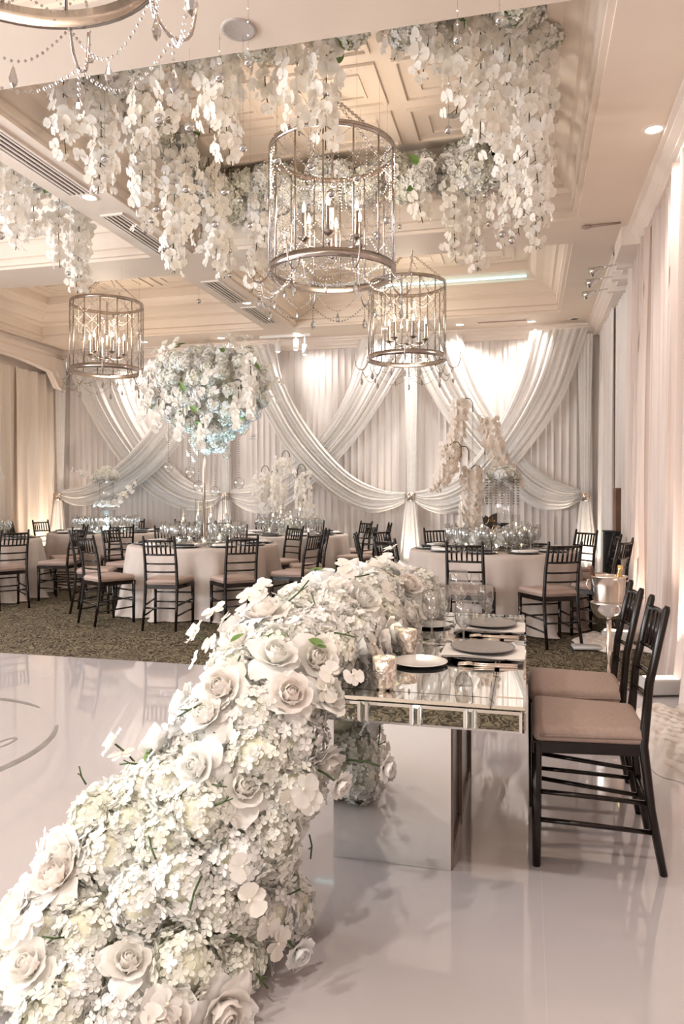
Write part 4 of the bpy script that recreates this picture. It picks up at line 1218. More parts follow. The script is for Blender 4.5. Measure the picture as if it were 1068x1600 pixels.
def crumple(x0, x1, y0, y1, seed, h, label, name='cloth_puddle', rad=None):
    rnd = random.Random(seed); ph = [(rnd.choice((-1, 1)) * rnd.uniform(6, 34), rnd.uniform(3, 22), rnd.uniform(0, 6), rnd.uniform(.3, 1)) for _ in range(12)]
    cx, cy, a, b_ = (x0 + x1) / 2, (y0 + y1) / 2, (x1 - x0) / 2, (y1 - y0) / 2

    def fn(u, v):
        r = v; q = 2 * PI * u
        e = 1 + 0.10 * math.sin(5 * q + seed) + 0.06 * math.sin(11 * q)
        x, y = a * r * e * math.cos(q), b_ * r * e * math.sin(q)
        s = sum(w_ * abs(math.sin(fx * x * 1.6 + fy * y * 1.6 + p_)) for fx, fy, p_, w_ in ph) / 6
        return (x, y, 0.010 + h * 0.8 * s * (1 - v ** 6) + h * 0.5 * (1 - v))
    o = MB().grid(fn, 150, 50).build(name, 'puddle_cloth', None, True, (cx, cy, 0))
    return tag(o, label, 'cloth', 'curtain cloth pooled on the floor')


crumple(0.60, 1.14, 3.3, 5.0, 3, 0.06, 'crumpled hem of blush curtain pooled on the floor behind the chairs')
crumple(0.42, 0.92, 6.55, 7.35, 4, 0.05, 'crumpled white cloth lying on the carpet behind the ice bucket')
for (x, y, rz, lab) in ((0.86, 5.22, 0.3, 'pale box uplight on the floor behind the nearest chairs'), (0.78, 7.0, -0.2, 'pale box uplight on the floor beyond the ice bucket'), (0.50, 6.62, 0.1, 'flat pale power box on the carpet behind the ice bucket')):
    u_ = thing('floor_uplight', lab, 'uplight', (x, y, 0.008 if y < DF_Y else 0), rz, 'floor lights along the right drapes')
    hh = 0.10 if x > 0.6 else 0.03
    put(rounded('housing', (0.24, 0.15, hh), 0.012, 'fixture_grey', 2), 'housing', u_, (0, 0, hh / 2 + 0.012))
    for sx in (-1, 1): MB().box((sx * 0.12, 0, 0.006), (0.03, 0.14, 0.012)).build('foot', 'grille_dark', u_, False)
    if x > 0.6: MB().box((0, 0, hh + 0.0135), (0.20, 0.10, 0.003)).build('lens', 'uplight_lens', u_, False)
spot('floor_uplight_beam', (0.86, 5.22, 0.30), (1.08, 5.25, 1.7), 30, (1.0, 0.78, 0.62), 75, 0.9, 0.05)
spot('floor_uplight_beam', (0.80, 7.0, 0.15), (1.05, 7.3, 1.7), 40, (1.0, 0.76, 0.60), 75, 0.9, 0.05)
spot('floor_uplight_beam', (-7.7, 10.9, 0.15), (-8.15, 10.8, 1.8), 70, (1.0, 0.76, 0.58), 80, 0.9, 0.05)
u_ = thing('floor_uplight', 'white box uplight on the floor in the far left corner', 'uplight', (-7.7, 10.9, 0), 0.2, 'floor lights along the left drapes')
put(rounded('housing', (0.2, 0.14, 0.10), 0.012, 'white_plastic', 2), 'housing', u_, (0, 0, 0.05))
MB().box((0, 0, 0.102), (0.15, 0.09, 0.003)).build('lens', 'lamp_lens', u_, False)

# black covered cart in the alcove
ct = thing('service_cart', 'cart draped in black cloth in the alcove behind the right table', 'cart', (1.07, 9.5, 0))


def fcart(u, v):
    q = 2 * PI * u; c_, s_ = math.cos(q), math.sin(q)
    k = 1 / max(abs(c_), abs(s_)); k = min(k, 1.25)
    r = 0.15 * k * (1 + 0.05 * math.sin(14 * q) * (1 - v)) * (1.08 - 0.08 * v)
    return (r * c_, r * s_ * 1.1, 0.01 + 0.88 * v)


MB().grid(fcart, 72, 8).build('cloth_skirt', 'black_cloth', ct)
MB().box((0, 0, 0.885), (0.31, 0.34, 0.02)).build('top', 'black_cloth', ct, False)
bx_ = thing('wooden_crate', 'brown wooden box standing on the black draped cart', 'box', (1.12, 9.5, 0.896))
MB().box((0, 0, 0.26), (0.16, 0.30, 0.52)).build('body', 'brown_wood', bx_, False)
for zz in (0.02, 0.26, 0.50): MB().box((0, -0.155, zz), (0.16, 0.01, 0.03)).build('batten', 'brown_wood', bx_, False)

# ================================================================== CHANDELIERS


def make_chandelier():
    R, H = 0.50, 1.0
    t = thing('chandelier', 'chandelier', 'chandelier')
    MB().ring(R - 0.006, H - 0.045, 0.045, 0.012, 56).build('top_ring', 'aged_silver', t)
    MB().ring(R - 0.008, 0.0, 0.065, 0.016, 56).build('bottom_ring', 'aged_silver', t)
    NB = 14
    for k in range(NB):
        a = 2 * PI * k / NB
        x, y = R * math.cos(a), R * math.sin(a)
        MB().tube([(x, y, 0.03), (x, y, H - 0.02)], 0.0075, 6).build('bar', 'aged_silver', t)
    nb = NB
    for k in range(nb):
        # crossed bead strings in every bay: top crosses, then hanging diagonals
        b_ = MB()
        a0, a1 = 2 * PI * k / nb, 2 * PI * (k + 1) / nb

        def P(a, z, r=R - 0.004): return (r * math.cos(a), r * math.sin(a), z)
        am_ = (a0 + a1) / 2
        for z0, z1 in ((0.97, 0.76), (0.76, 0.55), (0.55, 0.31), (0.31, 0.07)):
            b_.beads([P(a0, z0), P(am_, (z0 + z1) / 2, R), P(a1, z1)], 0.0068, 0.0215)
            b_.beads([P(a1, z0), P(am_, (z0 + z1) / 2, R), P(a0, z1)], 0.0068, 0.0215)
        b_.beads([P(am_, 0.95), P(am_, 0.10)], 0.0065, 0.024)
        b_.beads([P(a0, 0.62), P(am_, 0.47), P(a1, 0.62)], 0.006, 0.024)
        b_.build('bead_string', 'crystal', t, False)
    for k in range(10):
        a = 2 * PI * k / 10 + 0.15
        A_, B_ = Vector((0.47 * math.cos(a), 0.47 * math.sin(a), 0.95)), Vector((0.10 * math.cos(a), 0.10 * math.sin(a), 0.78))
        MB().beads([A_.lerp(B_, u) + Vector((0, 0, -0.12 * math.sin(PI * u))) for u in [q / 10 for q in range(11)]] + [Vector((0.12 * math.cos(a), 0.12 * math.sin(a), 0.55))], 0.0068, 0.024).build('inner_bead_string', 'crystal', t, False)
    for k in range(10):
        a, a2 = 2 * PI * k / 10, 2 * PI * (k + 1) / 10
        A_, B_ = Vector((0.48 * math.cos(a), 0.48 * math.sin(a), 0.05)), Vector((0.48 * math.cos(a2 + 1.6), 0.48 * math.sin(a2 + 1.6), 0.05))
        MB().beads([A_.lerp(B_, u) + Vector((0, 0, -0.05 * math.sin(PI * u))) for u in [q / 10 for q in range(11)]], 0.0068, 0.026).build('base_bead_string', 'crystal', t, False)
    # candle lights on a centre stem
    st = MB().tube([(0, 0, 0.18), (0, 0, 0.34), (0, 0, H + 0.02)], [0.025, 0.012, 0.008], 8).build('stem', 'aged_silver', t)
    MB().sphere((0, 0, 0.17), 0.035, 10, 8).build('finial', 'chrome', st)
    for k in range(6):
        a = 2 * PI * k / 6 + 0.3; x, y = 0.24 * math.cos(a), 0.24 * math.sin(a)
        ca = MB().tube([(0, 0, 0.24), (x * 0.4, y * 0.4, 0.19), (x * 0.85, y * 0.85, 0.19), (x, y, 0.25)], 0.008, 6).build('candle_arm', 'aged_silver', t)
        MB().lathe([(0.0, 0.24), (0.02, 0.245), (0.05, 0.268), (0.052, 0.272), (0.02, 0.262), (0, 0.262)], 14, (x, y, 0)).build('bobeche', 'aged_silver', ca)
        MB().lathe([(0.015, 0.262), (0.015, 0.47), (0, 0.472)], 10, (x, y, 0)).build('candle_sleeve', 'sleeve_grey', ca)
        MB().lathe([(0.0, 0.47), (0.009, 0.475), (0.016, 0.495), (0.012, 0.525), (0.0, 0.56)], 10, (x, y, 0)).build('bulb', 'bulb', ca)
    # chains up to the canopy
    zc = ZIN - 3.07
    for k in range(4):
        a = 2 * PI * k / 4 + 0.4
        A, B = Vector((R * math.cos(a), R * math.sin(a), H)), Vector((0.02 * math.cos(a), 0.02 * math.sin(a), zc - 0.03))
        L = (B - A).length; nl = int(L / 0.034); ch = MB(); d = (B - A) / L
        s1 = d.cross(Vector((0, 0, 1))).normalized(); s2 = d.cross(s1)
        for q in range(nl):
            c = A + d * ((q + 0.5) * L / nl); s = s1 if q % 2 else s2
            ch.tube([c + d * 0.024 * math.cos(w_) + s * 0.012 * math.sin(w_) for w_ in [2 * PI * i / 8 for i in range(9)]], 0.0036, 4, False)
        ch.build('chain', 'aged_silver', t)
    MB().lathe([(0.0, zc - 0.05), (0.03, zc - 0.045), (0.07, zc - 0.02), (0.075, zc), (0, zc)], 20).build('canopy', 'aged_silver', t)
    # outward curled arms below, with bead swags and drops
    NA = 8
    tips = []
    for k in range(NA):
        a = 2 * PI * k / NA + 0.2; c_, s_ = math.cos(a), math.sin(a)
        prof = [(0.50, 0.02), (0.53, -0.06), (0.59, -0.10), (0.655, -0.07), (0.68, 0.02), (0.685, 0.10)]
        ar = MB().tube([(r * c_, r * s_, z) for r, z in catmull([(r, z, 0) for r, z in prof], 14) for z in [z]] if False else [(p.x * c_, p.x * s_, p.y) for p in catmull([(r, z, 0) for r, z in prof], 14)], 0.006, 6).build('arm', 'aged_silver', t)
        tips.append((0.59 * c_, 0.59 * s_, -0.10))
        MB().beads([(p.x * c_, p.x * s_, p.y + 0.008) for p in catmull([(r, z, 0) for r, z in prof], 14)], 0.008, 0.024).build('beads', 'crystal', ar, False)
        dr = MB().beads([(0.59 * c_, 0.59 * s_, -0.11), (0.59 * c_, 0.59 * s_, -0.20)], 0.0075, 0.022)
        dr.lathe([(0.0, -0.30), (0.014, -0.285), (0.021, -0.262), (0.015, -0.235), (0.004, -0.21), (0.0, -0.205)], 8, (0.59 * c_, 0.59 * s_, 0))
        dr.build('pendant', 'crystal', t, False)
    for k in range(NA):
        A, B = Vector(tips[k]), Vector(tips[(k + 1) % NA])
        MB().beads([A.lerp(B, u) + Vector((0, 0, -0.13 * math.sin(PI * u))) for u in [i / 14 for i in range(15)]], 0.009, 0.026).build('bead_swag', 'crystal', t, False)
        m_ = A.lerp(B, 0.5)
        q0 = MB().beads([Vector((A.x * 0.85, A.y * 0.85, 0.0)).lerp(Vector((B.x * 0.85, B.y * 0.85, 0.0)), u) + Vector((0, 0, -0.16 * math.sin(PI * u))) for u in [i / 12 for i in range(13)]], 0.0075, 0.024)
        q0.lathe([(0.0, -0.26), (0.012, -0.245), (0.016, -0.225), (0.004, -0.18), (0.0, -0.17)], 8, (m_.x * 0.85, m_.y * 0.85, 0))
        q0.build('bead_swag', 'crystal', t, False)
    return t


chand = make_chandelier()
CHL = [(-1.56, 1.93, 'silver drum chandelier cut off at the top left corner'), (-1.50, 5.66, 'largest silver drum chandelier in the middle of the ceiling'),
       (-1.50, 9.45, 'smaller silver drum chandelier right behind the largest one'), (-5.80, 9.35, 'silver drum chandelier on the left before the curtains')]
for k, (x, y, lab) in enumerate(CHL):
    if k == 0:
        chand.location = (x, y, 3.07); chand['label'] = lab; chand['group'] = 'drum chandeliers'
    else:
        dup(chand, (x, y, 3.07), 0.35 * k, lab, 'drum chandeliers')
    d_ = bpy.data.lights.new('chandelier_glow', 'POINT'); d_.energy = 26; d_.color = (1.0, 0.82, 0.62); d_.shadow_soft_size = 0.22
    link_light('chandelier_glow', d_, (x, y, 3.62))

# ================================================================== CEILING FLOWERS
gnames = 0


def garland(label, A, B, n, hs, seed, leafy=0.5):
    rnd = random.Random(seed)
    A, B = Vector(A), Vector(B)
    t = thing('ceiling_garland', label, 'flower garland', A, group='flower garlands in the coffers')
    MB().tube([(0, 0, 0.1), ((B - A) * 0.5 + Vector((0, 0, 0.1))), (B - A) + Vector((0, 0, 0.1))], 0.012, 6).build('rail', 'stem_green', t)
    for k in range(n):
        p = (B - A) * ((k + 0.5) / n) + Vector((rnd.uniform(-.12, .12), rnd.uniform(-.12, .12), rnd.uniform(-.14, .10)))
        put(rnd.choice(HYD), 'hydrangea_head', t, p, zquat(Vector((rnd.uniform(-.5, .5), rnd.uniform(-1, 0), -0.9))), hs * rnd.uniform(0.8, 1.2))
        if rnd.random() < 0.35:
            put(rnd.choice(FULLR), 'rose', t, p + Vector((rnd.uniform(-.1, .1), -0.1, -0.06)), zquat(Vector((0, -0.8, -0.7))), 1.1)
        if rnd.random() < leafy:
            for q in range(3):
                put(LEAF[0], 'leaf', t, p + Vector((rnd.uniform(-.15, .15), rnd.uniform(-.15, .05), rnd.uniform(-.1, .12))), zquat(Vector((rnd.uniform(-1, 1), -.5, -.6))), rnd.uniform(1.2, 1.8))
    return t


GZ = 4.38
garland('white hydrangea garland on the left side of the middle coffer', (-2.98, 4.3, GZ), (-2.98, 6.75, GZ), 20, 1.45, 1, 0.2)
garland('white hydrangea garland behind the largest chandelier', (-2.9, 6.70, GZ - 0.10), (-0.05, 6.70, GZ - 0.10), 52, 1.6, 2, 0.12)
garland('white hydrangea garland on the right side of the middle coffer', (0.0, 4.3, GZ), (0.0, 6.7, GZ), 20, 1.45, 3, 0.2)
garland('white flower garland with green leaves behind the near beam', (-2.7, 4.42, GZ - 0.1), (0.0, 4.42, GZ - 0.1), 24, 1.35, 4, 0.6)
garland('white hydrangea garland in the left coffer', (-4.42, 5.0, GZ), (-4.42, 6.75, GZ), 18, 1.45, 5, 0.7)
rnd = random.Random(21); random.seed(21)
# strands: (x, y, top z, length)
left_s = [(-2.95 + rnd.uniform(-.12, .14), y, GZ + rnd.uniform(-.05, .05), L) for y, L in ((4.38, .80), (4.55, .95), (4.85, .85), (5.0, .5), (5.28, .95), (5.42, .65), (5.66, 1.1), (5.8, .75), (5.95, 1.05), (6.2, .5), (6.42, .95), (6.55, .7))]
far_s = [(x, 6.68 + rnd.uniform(-.1, .1), GZ + rnd.uniform(-.05, .05), L) for x, L in ((-2.85, .9), (-2.62, 1.05), (-2.42, .7), (-2.2, .95), (-1.95, .55), (-.62, .95), (-.9, .55), (-.42, 1.0), (-.18, .8))]
right_s = [(x, y, GZ + rnd.uniform(-.04, .06), L) for x, y, L in ((-.42, 4.5, .8), (-.28, 4.6, .95), (-.12, 4.55, .6), (-.22, 4.8, .9), (0.0, 4.75, .95), (.1, 4.9, .8), (-.12, 5.0, .95), (.08, 5.15, .95), (-.05, 5.35, .9), (.12, 5.5, 1.05), (-.02, 5.7, 1.0), (.1, 5.9, .95), (-.05, 6.1, .95), (.08, 6.35, 1.0))]
near_s = [(x, y, GZ - .05, L) for x, y, L in ((-2.0, 4.42, .65), (-1.82, 4.4, .9), (-1.62, 4.5, .5), (-1.38, 4.42, .75), (-1.22, 4.45, .85), (-2.3, 4.45, .6), (-2.5, 4.42, .7), (-.62, 4.42, .5), (-.8, 4.5, .3))]
lc_s = [(-4.42 + rnd.uniform(-.12, .1), y, GZ, L) for y, L in ((5.2, .6), (5.35, .75), (5.5, .65), (5.68, .85), (5.85, .7), (6.05, .6), (6.25, .85), (6.45, .9), (6.6, 1.0), (6.7, .95))]
POS = ['nearest of its row', 'second of its row', 'third of its row', 'fourth of its row', 'fifth of its row', 'sixth of its row', 'seventh of its row', 'eighth of its row', 'ninth of its row', 'tenth of its row', 'eleventh of its row', 'twelfth of its row', 'thirteenth of its row', 'last of its row']
for lst, where in ((left_s, 'the left side of the middle coffer'), (far_s, 'the garland behind the largest chandelier'), (right_s, 'the right side of the middle coffer'), (near_s, 'the back of the near beam'), (lc_s, 'the left coffer')):
    for k, (x, y, z, L) in enumerate(lst):
        po = POS[k] if where.startswith(('the left', 'the right')) else POS[k].replace('nearest', 'leftmost')
        orchid_strand((x, y, z), L, 'white orchid strand hanging from %s, %s' % (where, po), 'orchid strands hanging from ' + where, 0.13, 0.08 if lst is not near_s else 0.2, sc_=1.35, jit=0.9)

# crystal balls on threads below the ceiling
rnd = random.Random(33)
CB = []
for k in range(52):
    if k < 34: x, y, zt = rnd.uniform(-2.95, -0.1), rnd.uniform(4.5, 6.7), ZIN
    elif k < 44: x, y, zt = rnd.uniform(-5.2, -3.5), rnd.uniform(4.6, 9.0), ZC
    else: x, y, zt = rnd.uniform(-2.4, 0.2), rnd.uniform(3.45, 3.95), ZC
    if zt == ZC and not (-3.93 < x < -3.45) and not (3.4 < y < 4.0 or 7.2 < y < 7.85): zt = ZIN
    CB.append((x, y, zt, rnd.uniform(3.35, 3.75) if zt > ZC else rnd.uniform(3.25, 3.7), rnd.uniform(0.020, 0.032)))
me_ball = MB().sphere((0, 0, 0), 1.0, 14, 9).mesh('ball', 'crystal', True)
for x, y, zt, zb, r in CB:
    zone = 'from the near beam' if y < 4 else 'left of the slot vents' if x < -3.93 else 'along the slot vents' if x < -3.45 else 'left of the largest chandelier' if x < -2.0 else 'right of the largest chandelier' if x > -1.0 else 'around the largest chandelier'
    t = thing('crystal_ball', ('large' if r > 0.028 else 'small' if r < 0.024 else 'clear') + ' crystal ball hanging on a beaded thread ' + zone, 'crystal', (x, y, zb), group='crystal balls hanging from the ceiling')
    put(me_ball, 'ball', t, None, None, r)
    s = MB().tube([(0, 0, r), (0, 0, zt - zb)], 0.0012, 4)
    for q in range(4): s.octa((0, 0, r + 0.05 + 0.07 * q), 0.006)
    s.build('thread', 'crystal', t, False)

# ================================================================== CENTREPIECES
# --- tall floral ball on the left round table
tx, ty = -3.66, 7.95
fs = thing('floral_stand', 'huge round white flower arrangement on a tall slim gold stand', 'flower arrangement', (tx, ty, ZT + 0.001))
MB().lathe([(0, 0), (0.17, 0), (0.17, 0.012), (0.02, 0.018), (0, 0.018)], 24).build('base', 'champagne_metal', fs)
MB().tube([(0, 0, 0.015), (0, 0, 1.5)], 0.018, 10).build('pole', 'champagne_metal', fs)
zb0 = 1.75 - ZT + 0.0
B2 = [((0.10, 0, 1.92), (0.64, 0.55, 0.36)), ((0.10, 0, 1.68), (0.50, 0.45, 0.36)), ((0.10, 0, 1.48), (0.30, 0.28, 0.30)), ((0.14, 0, 1.32), (0.13, 0.13, 0.22)), ((-0.30, -0.05, 1.72), (0.24, 0.25, 0.26)), ((0.50, 0, 1.72), (0.20, 0.25, 0.26))]
core = MB()
for c, r in B2: core.sphere(c, 1.0, 16, 10, (r[0] * 0.8, r[1] * 0.8, r[2] * 0.8))
core.build('foam_base', 'moss', fs)
rnd = random.Random(55); pp = []
for _ in range(9000):
    i = rnd.randrange(len(B2)); c, r = B2[i]
    d = Vector((rnd.gauss(0, 1), rnd.gauss(0, 1), rnd.gauss(0, 1))).normalized()
    p = Vector((c[0] + d.x * r[0] * 0.95, c[1] + d.y * r[1] * 0.95, c[2] + d.z * r[2] * 0.95))
    if any(sum(((p[k] - cc_[k]) / rr_[k]) ** 2 for k in range(3)) < 0.85 for j, (cc_, rr_) in enumerate(B2) if j != i): continue
    if any((p - q[0]).length < 0.122 for q in pp): continue
    pp.append((p, Vector((d.x / r[0], d.y / r[1], d.z / r[2])).normalized()))
for k, (p, n) in enumerate(pp):
    if k % 3 == 0:
        put(rnd.choice(FULLR), 'rose', fs, p, zquat(n), rnd.uniform(0.9, 1.2))
        put(rnd.choice(HYD), 'hydrangea_head', fs, p - n * 0.06, zquat(n), 1.0)
    else: put(rnd.choice(HYD), 'hydrangea_head', fs, p + n * rnd.uniform(-.04, .06), zquat(n), rnd.uniform(0.9, 1.25))
    if k % 6 == 0: put(LEAF[0], 'leaf', fs, p + n * 0.10, zquat(n + Vector((0, 0, .5))), 1.5)
    if k % 5 == 0:
        for q in range(5): put(rnd.choice(ORC), 'blossom', fs, p + n * (0.12 + 0.02 * q) + Vector((rnd.uniform(-.1, .1), 0, rnd.uniform(-.16, .12))), zquat(n + Vector((0, -.5, 0))), 1.1)
for q, (x, z, L) in enumerate(((-0.46, 2.0, .5), (-0.34, 1.75, .45), (0.68, 2.1, .55), (0.55, 1.8, .5), (0.7, 1.8, .4), (-0.52, 1.8, .4), (-0.1, 1.6, .4), (0.16, 1.45, .35))):
    # orchid sprays that belong to the arrangement
    s_ = MB().tube([(x, -0.3, z), (x * 1.08, -0.40, z - 0.1), (x * 1.1, -0.42, z - L)], 0.006, 5).build('spray_stem', 'stem_brown', fs)
    for k in range(int(L / 0.022)):
        u = (k + 0.5) / int(L / 0.022)
        p = Vector((x, -0.3, z)).lerp(Vector((x * 1.1, -0.42, z - L)), u) + Vector((rnd.uniform(-.08, .08) * (1.1 - u), -0.05, 0))
        put(rnd.choice(ORC), 'blossom', s_, p, zquat(Vector((rnd.uniform(-.6, .6), -1, rnd.uniform(-.3, .3)))), 1.15)
# crystal strands with glass globes hanging below the ball
for k, (px, py, L) in enumerate(((263, 730, .75), (297, 738, .8), (354, 708, .6), (373, 755, .75), (336, 768, .8), (310, 760, .8))):
    p = at(px, py, ty - 0.35 if k % 2 else ty + 0.2)
    t = thing('hanging_globe', 'clear glass globe under the floral ball, ' + ('leftmost', 'second from left', 'high right of the pole', 'rightmost', 'lowest right of the pole', 'lowest left of the pole')[k], 'globe', (p.x, p.y, p.z), group='glass globes under the floral ball')
    MB().lathe([(0.0, -0.066), (0.04, -0.054), (0.066, 0.0), (0.05, 0.045), (0.02, 0.063), (0, 0.066)], 18).build('globe', 'glass', t)
    put(me_candle, 'candle', t, (0, 0, -0.058), None, 0.7)
    MB().beads([(0, 0, 0.066), (0, 0, L)], 0.009, 0.026).build('strand', 'crystal', t, False)
# cool pin light that washes the underside of the ball: a small lamp standing on the table
pl = thing('pin_light', 'small silver table uplight at the foot of the tall floral stand', 'lamp', (tx + 0.30, ty - 0.25, ZT + 0.001))
MB().lathe([(0, 0), (0.04, 0), (0.045, 0.05), (0.04, 0.06), (0.035, 0.055), (0, 0.055)], 14).build('housing', 'chrome', pl)
MB().lathe([(0, 0.056), (0.034, 0.056)], 14).build('lens', 'cyan_glow', pl)
spot('pin_beam', (tx + 0.30, ty - 0.25, ZT + 0.08), (tx + 0.10, ty - 0.05, 2.3), 80, (0.50, 0.85, 1.0), 60, 0.8, 0.03)


def candle_vase(x, y, z, h, r, label, group, water=0.6):
    t = thing('candle_vase', label, 'candle vase', (x, y, z), group=group)
    MB().lathe([(0, 0.0), (r, 0.0), (r, h), (r - 0.002, h)], 16).build('cylinder', 'glass', t)
    MB().lathe([(0, 0.004), (r - 0.003, 0.004), (r - 0.003, h * water), (0, h * water)], 14).build('water', 'water', t)
    c = put(me_candle, 'candle', t, (0, 0, h * water), None, min(1.0, r / 0.03)); put(me_flame, 'flame', c)
    return t


def setcandles(cx, cy, specs, desc):
    for k, (dx, dy, h, r) in enumerate(specs):
        candle_vase(cx + dx, cy + dy, ZT + 0.001, h, r, 'glass cylinder with floating candle on %s, %s' % (desc, ('leftmost', 'second from left', 'third from left', 'fourth from left', 'fifth from left')[k]), 'candle cylinders on ' + desc)


setcandles(tx, ty, ((-0.24, -0.05, .42, .035), (-0.12, 0.1, .52, .04), (0.13, -0.1, .50, .045), (0.24, 0.08, .56, .04), (0.33, -0.08, .30, .04)), TABLES[1][3])

# --- orchid rods on the right table
tx, ty = -0.35, 7.90
desc = TABLES[0][3]
rods = [(738, 622, 0.03, -1, .80), (720, 690, -0.2, -1, .50), (732, 697, -.1, -1, .30), (757, 690, .18, 1, .62), (752, 727, 0.0, -1, .72)]
RL = ['tallest clear rod hooked to the left', 'left clear rod hooked to the left', 'short inner clear rod hooked to the left', 'right clear rod with the fullest spray', 'lowest clear rod with a dense front spray']
for k, (px, py, dy, sgn, L) in enumerate(rods):
    Y = ty + dy
    p = at(px, py, Y)
    h = p.z - ZT
    r_ = thing('orchid_rod', RL[k] + ' on the right round table', 'orchid stand', (p.x, Y, ZT + 0.001), group='orchid rods on the right round table')
    MB().lathe([(0, 0), (0.06, 0), (0.06, 0.008), (0.012, 0.014), (0, 0.014)], 16).build('base', 'glass', r_)
    MB().tube([(0, 0, 0.01), (0, 0, h - 0.14)], 0.008, 8).build('rod', 'glass', r_)
    MB().tube([(0, 0, h - 0.15), (0, 0, h - 0.05), (sgn * 0.03, 0, h - 0.005), (sgn * 0.07, 0, h), (sgn * 0.11, 0, h - 0.03), (sgn * 0.13, 0, h - 0.09)], 0.0055, 6).build('hook', 'stem_brown', r_)
    zz = ZT + h - 0.03
    if k == 3:
        orchid_strand((p.x + 0.03, Y - 0.04, zz + 0.28), .75, 'dense blush orchid spray sloping down to the right over the right table', 'orchid sprays on the right table', 0.16, 0, (0.33, 0), ORCS, density=2.6, sc_=1.15)
    elif k == 4:
        orchid_strand((p.x - 0.10, Y - 0.05, zz), .70, 'dense blush orchid spray hanging low at the front of the right table', 'orchid sprays on the right table', 0.16, 0, (-0.05, 0), ORCS, density=2.6, sc_=1.15)
    else:
        orchid_strand((p.x + sgn * 0.14, Y - 0.03, zz), L, ('long white orchid spray on the tallest hook of the right table', 'white orchid spray at the far left of the right table', 'short white orchid spray between the hooks of the right table')[k], 'orchid sprays on the right table', 0.13, 0, (-0.16, 0), ORCS, density=2.2, sc_=1.1)
# glass pedestal with hydrangea in the middle
gp = thing('glass_pedestal_vase', 'clear cylinder pedestal with crystal drops and white hydrangea on the right table', 'vase', (tx + 0.10, ty + 0.12, ZT + 0.001))
MB().lathe([(0, 0), (0.10, 0), (0.10, 0.01), (0.025, 0.03), (0.02, 0.24), (0.09, 0.27), (0.0, 0.275)], 18).build('foot', 'black_glaze', gp)
MB().lathe([(0.11, 0.28), (0.12, 0.29), (0.12, 0.72), (0.118, 0.72)], 22).build('cylinder', 'glass', gp)
MB().lathe([(0, 0.73), (0.18, 0.73), (0.19, 0.745), (0, 0.75)], 24).build('plate', 'glass', gp)
cd = MB()
for k in range(16):
    a = 2 * PI * k / 16
    cd.beads([(0.17 * math.cos(a), 0.17 * math.sin(a), 0.73), (0.17 * math.cos(a), 0.17 * math.sin(a), 0.46)], 0.010, 0.028)
cd.build('crystal_fringe', 'crystal', gp, False)
for q, (dx, dy, dz) in enumerate(((-0.08, 0, .80), (0.08, -0.04, .80), (0, 0.07, .82), (0, -0.09, .79))): put(HYD[q], 'hydrangea_head', gp, (dx, dy, dz), zquat((dx, dy - .2, .4)), 1.0)
for q, (dx, dy, wh) in enumerate(((-0.26, -0.08, 'on the left'), (0.14, -0.24, 'in the middle'), (0.28, 0.02, 'on the right'), (-0.11, -0.27, 'at the front'))):
    v = thing('flower_bowl', 'low glass bowl of blush roses on the right round table, ' + wh, 'flower bowl', (tx + dx, ty + dy, ZT + 0.001), group='flower bowls on the right table')
    MB().lathe([(0, 0), (0.06, 0.0), (0.085, 0.04), (0.08, 0.09), (0.079, 0.09)], 18).build('bowl', 'glass', v)
    for s in range(7):
        a = 2 * PI * s / 6; rr = 0 if s == 6 else 0.075
        put(random.choice(FULLR if s % 2 else HYD), 'rose' if s % 2 else 'hydrangea_head', v, (rr * math.cos(a), rr * math.sin(a), 0.13 + (0.04 if s == 6 else 0)), zquat((rr * math.cos(a), rr * math.sin(a), .1)), 0.95)
setcandles(tx, ty, ((-0.28, 0.05, .50, .038), (-0.12, 0.22, .32, .045), (0.24, 0.2, .36, .045), (0.33, -0.06, .30, .04)), desc)
# table number: black silhouette sign with gold script on a stem
sg = thing('table_sign', 'black table sign with gold script above a gold oval number', 'sign', (tx - 0.02, ty - 0.34, ZT + 0.001), 0.12)
MB().lathe([(0, 0), (0.05, 0), (0.05, 0.008), (0, 0.010)], 16).build('base', 'black_glaze', sg)
MB().tube([(0.03, 0, 0.008), (0.03, 0, 0.22)], 0.005, 6).build('stem', 'black_glaze', sg)
P = [(-0.065, .36), (-0.05, .34), (-0.03, .365), (0.0, .345), (0.03, .37), (0.085, .39), (0.085, .26), (0.05, .23), (0.035, .19), (0.0, .245), (-0.05, .27)]
MB().add([(x, -0.004, z) for x, z in P] + [(x, 0.004, z) for x, z in P], [tuple(range(len(P))), tuple(range(2 * len(P) - 1, len(P) - 1, -1))] + [(i, i + len(P), (i + 1) % len(P) + len(P), (i + 1) % len(P)) for i in range(len(P))]).build('board', 'black_glaze', sg, False)
scr = MB()
for pts_ in ([(-0.035, .285), (-0.02, .275), (-0.005, .30), (0.003, .345), (-0.008, .35)], [(0.003, .325), (0.006, .30), (0.018, .30), (0.02, .325), (0.022, .30), (0.034, .305), (0.042, .35), (0.036, .30), (0.05, .30), (0.052, .325), (0.055, .30), (0.066, .325), (0.05, .265), (0.04, .275)]):
    scr.tube([(x, -0.006, z) for x, z in pts_], 0.0028, 5)
scr.build('script', 'gold', sg)
scr = MB().tube([(0.06 + 0.026 * math.cos(a), -0.007, 0.215 + 0.045 * math.sin(a)) for a in [2 * PI * i / 20 for i in range(21)]], 0.005, 6, False)
scr.tube([(0.045, -0.007, 0.20), (0.055, -0.007, 0.235), (0.07, -0.007, 0.225), (0.066, -0.007, 0.195), (0.05, -0.007, 0.195)], 0.0035, 6)
scr.build('number', 'gold', sg)

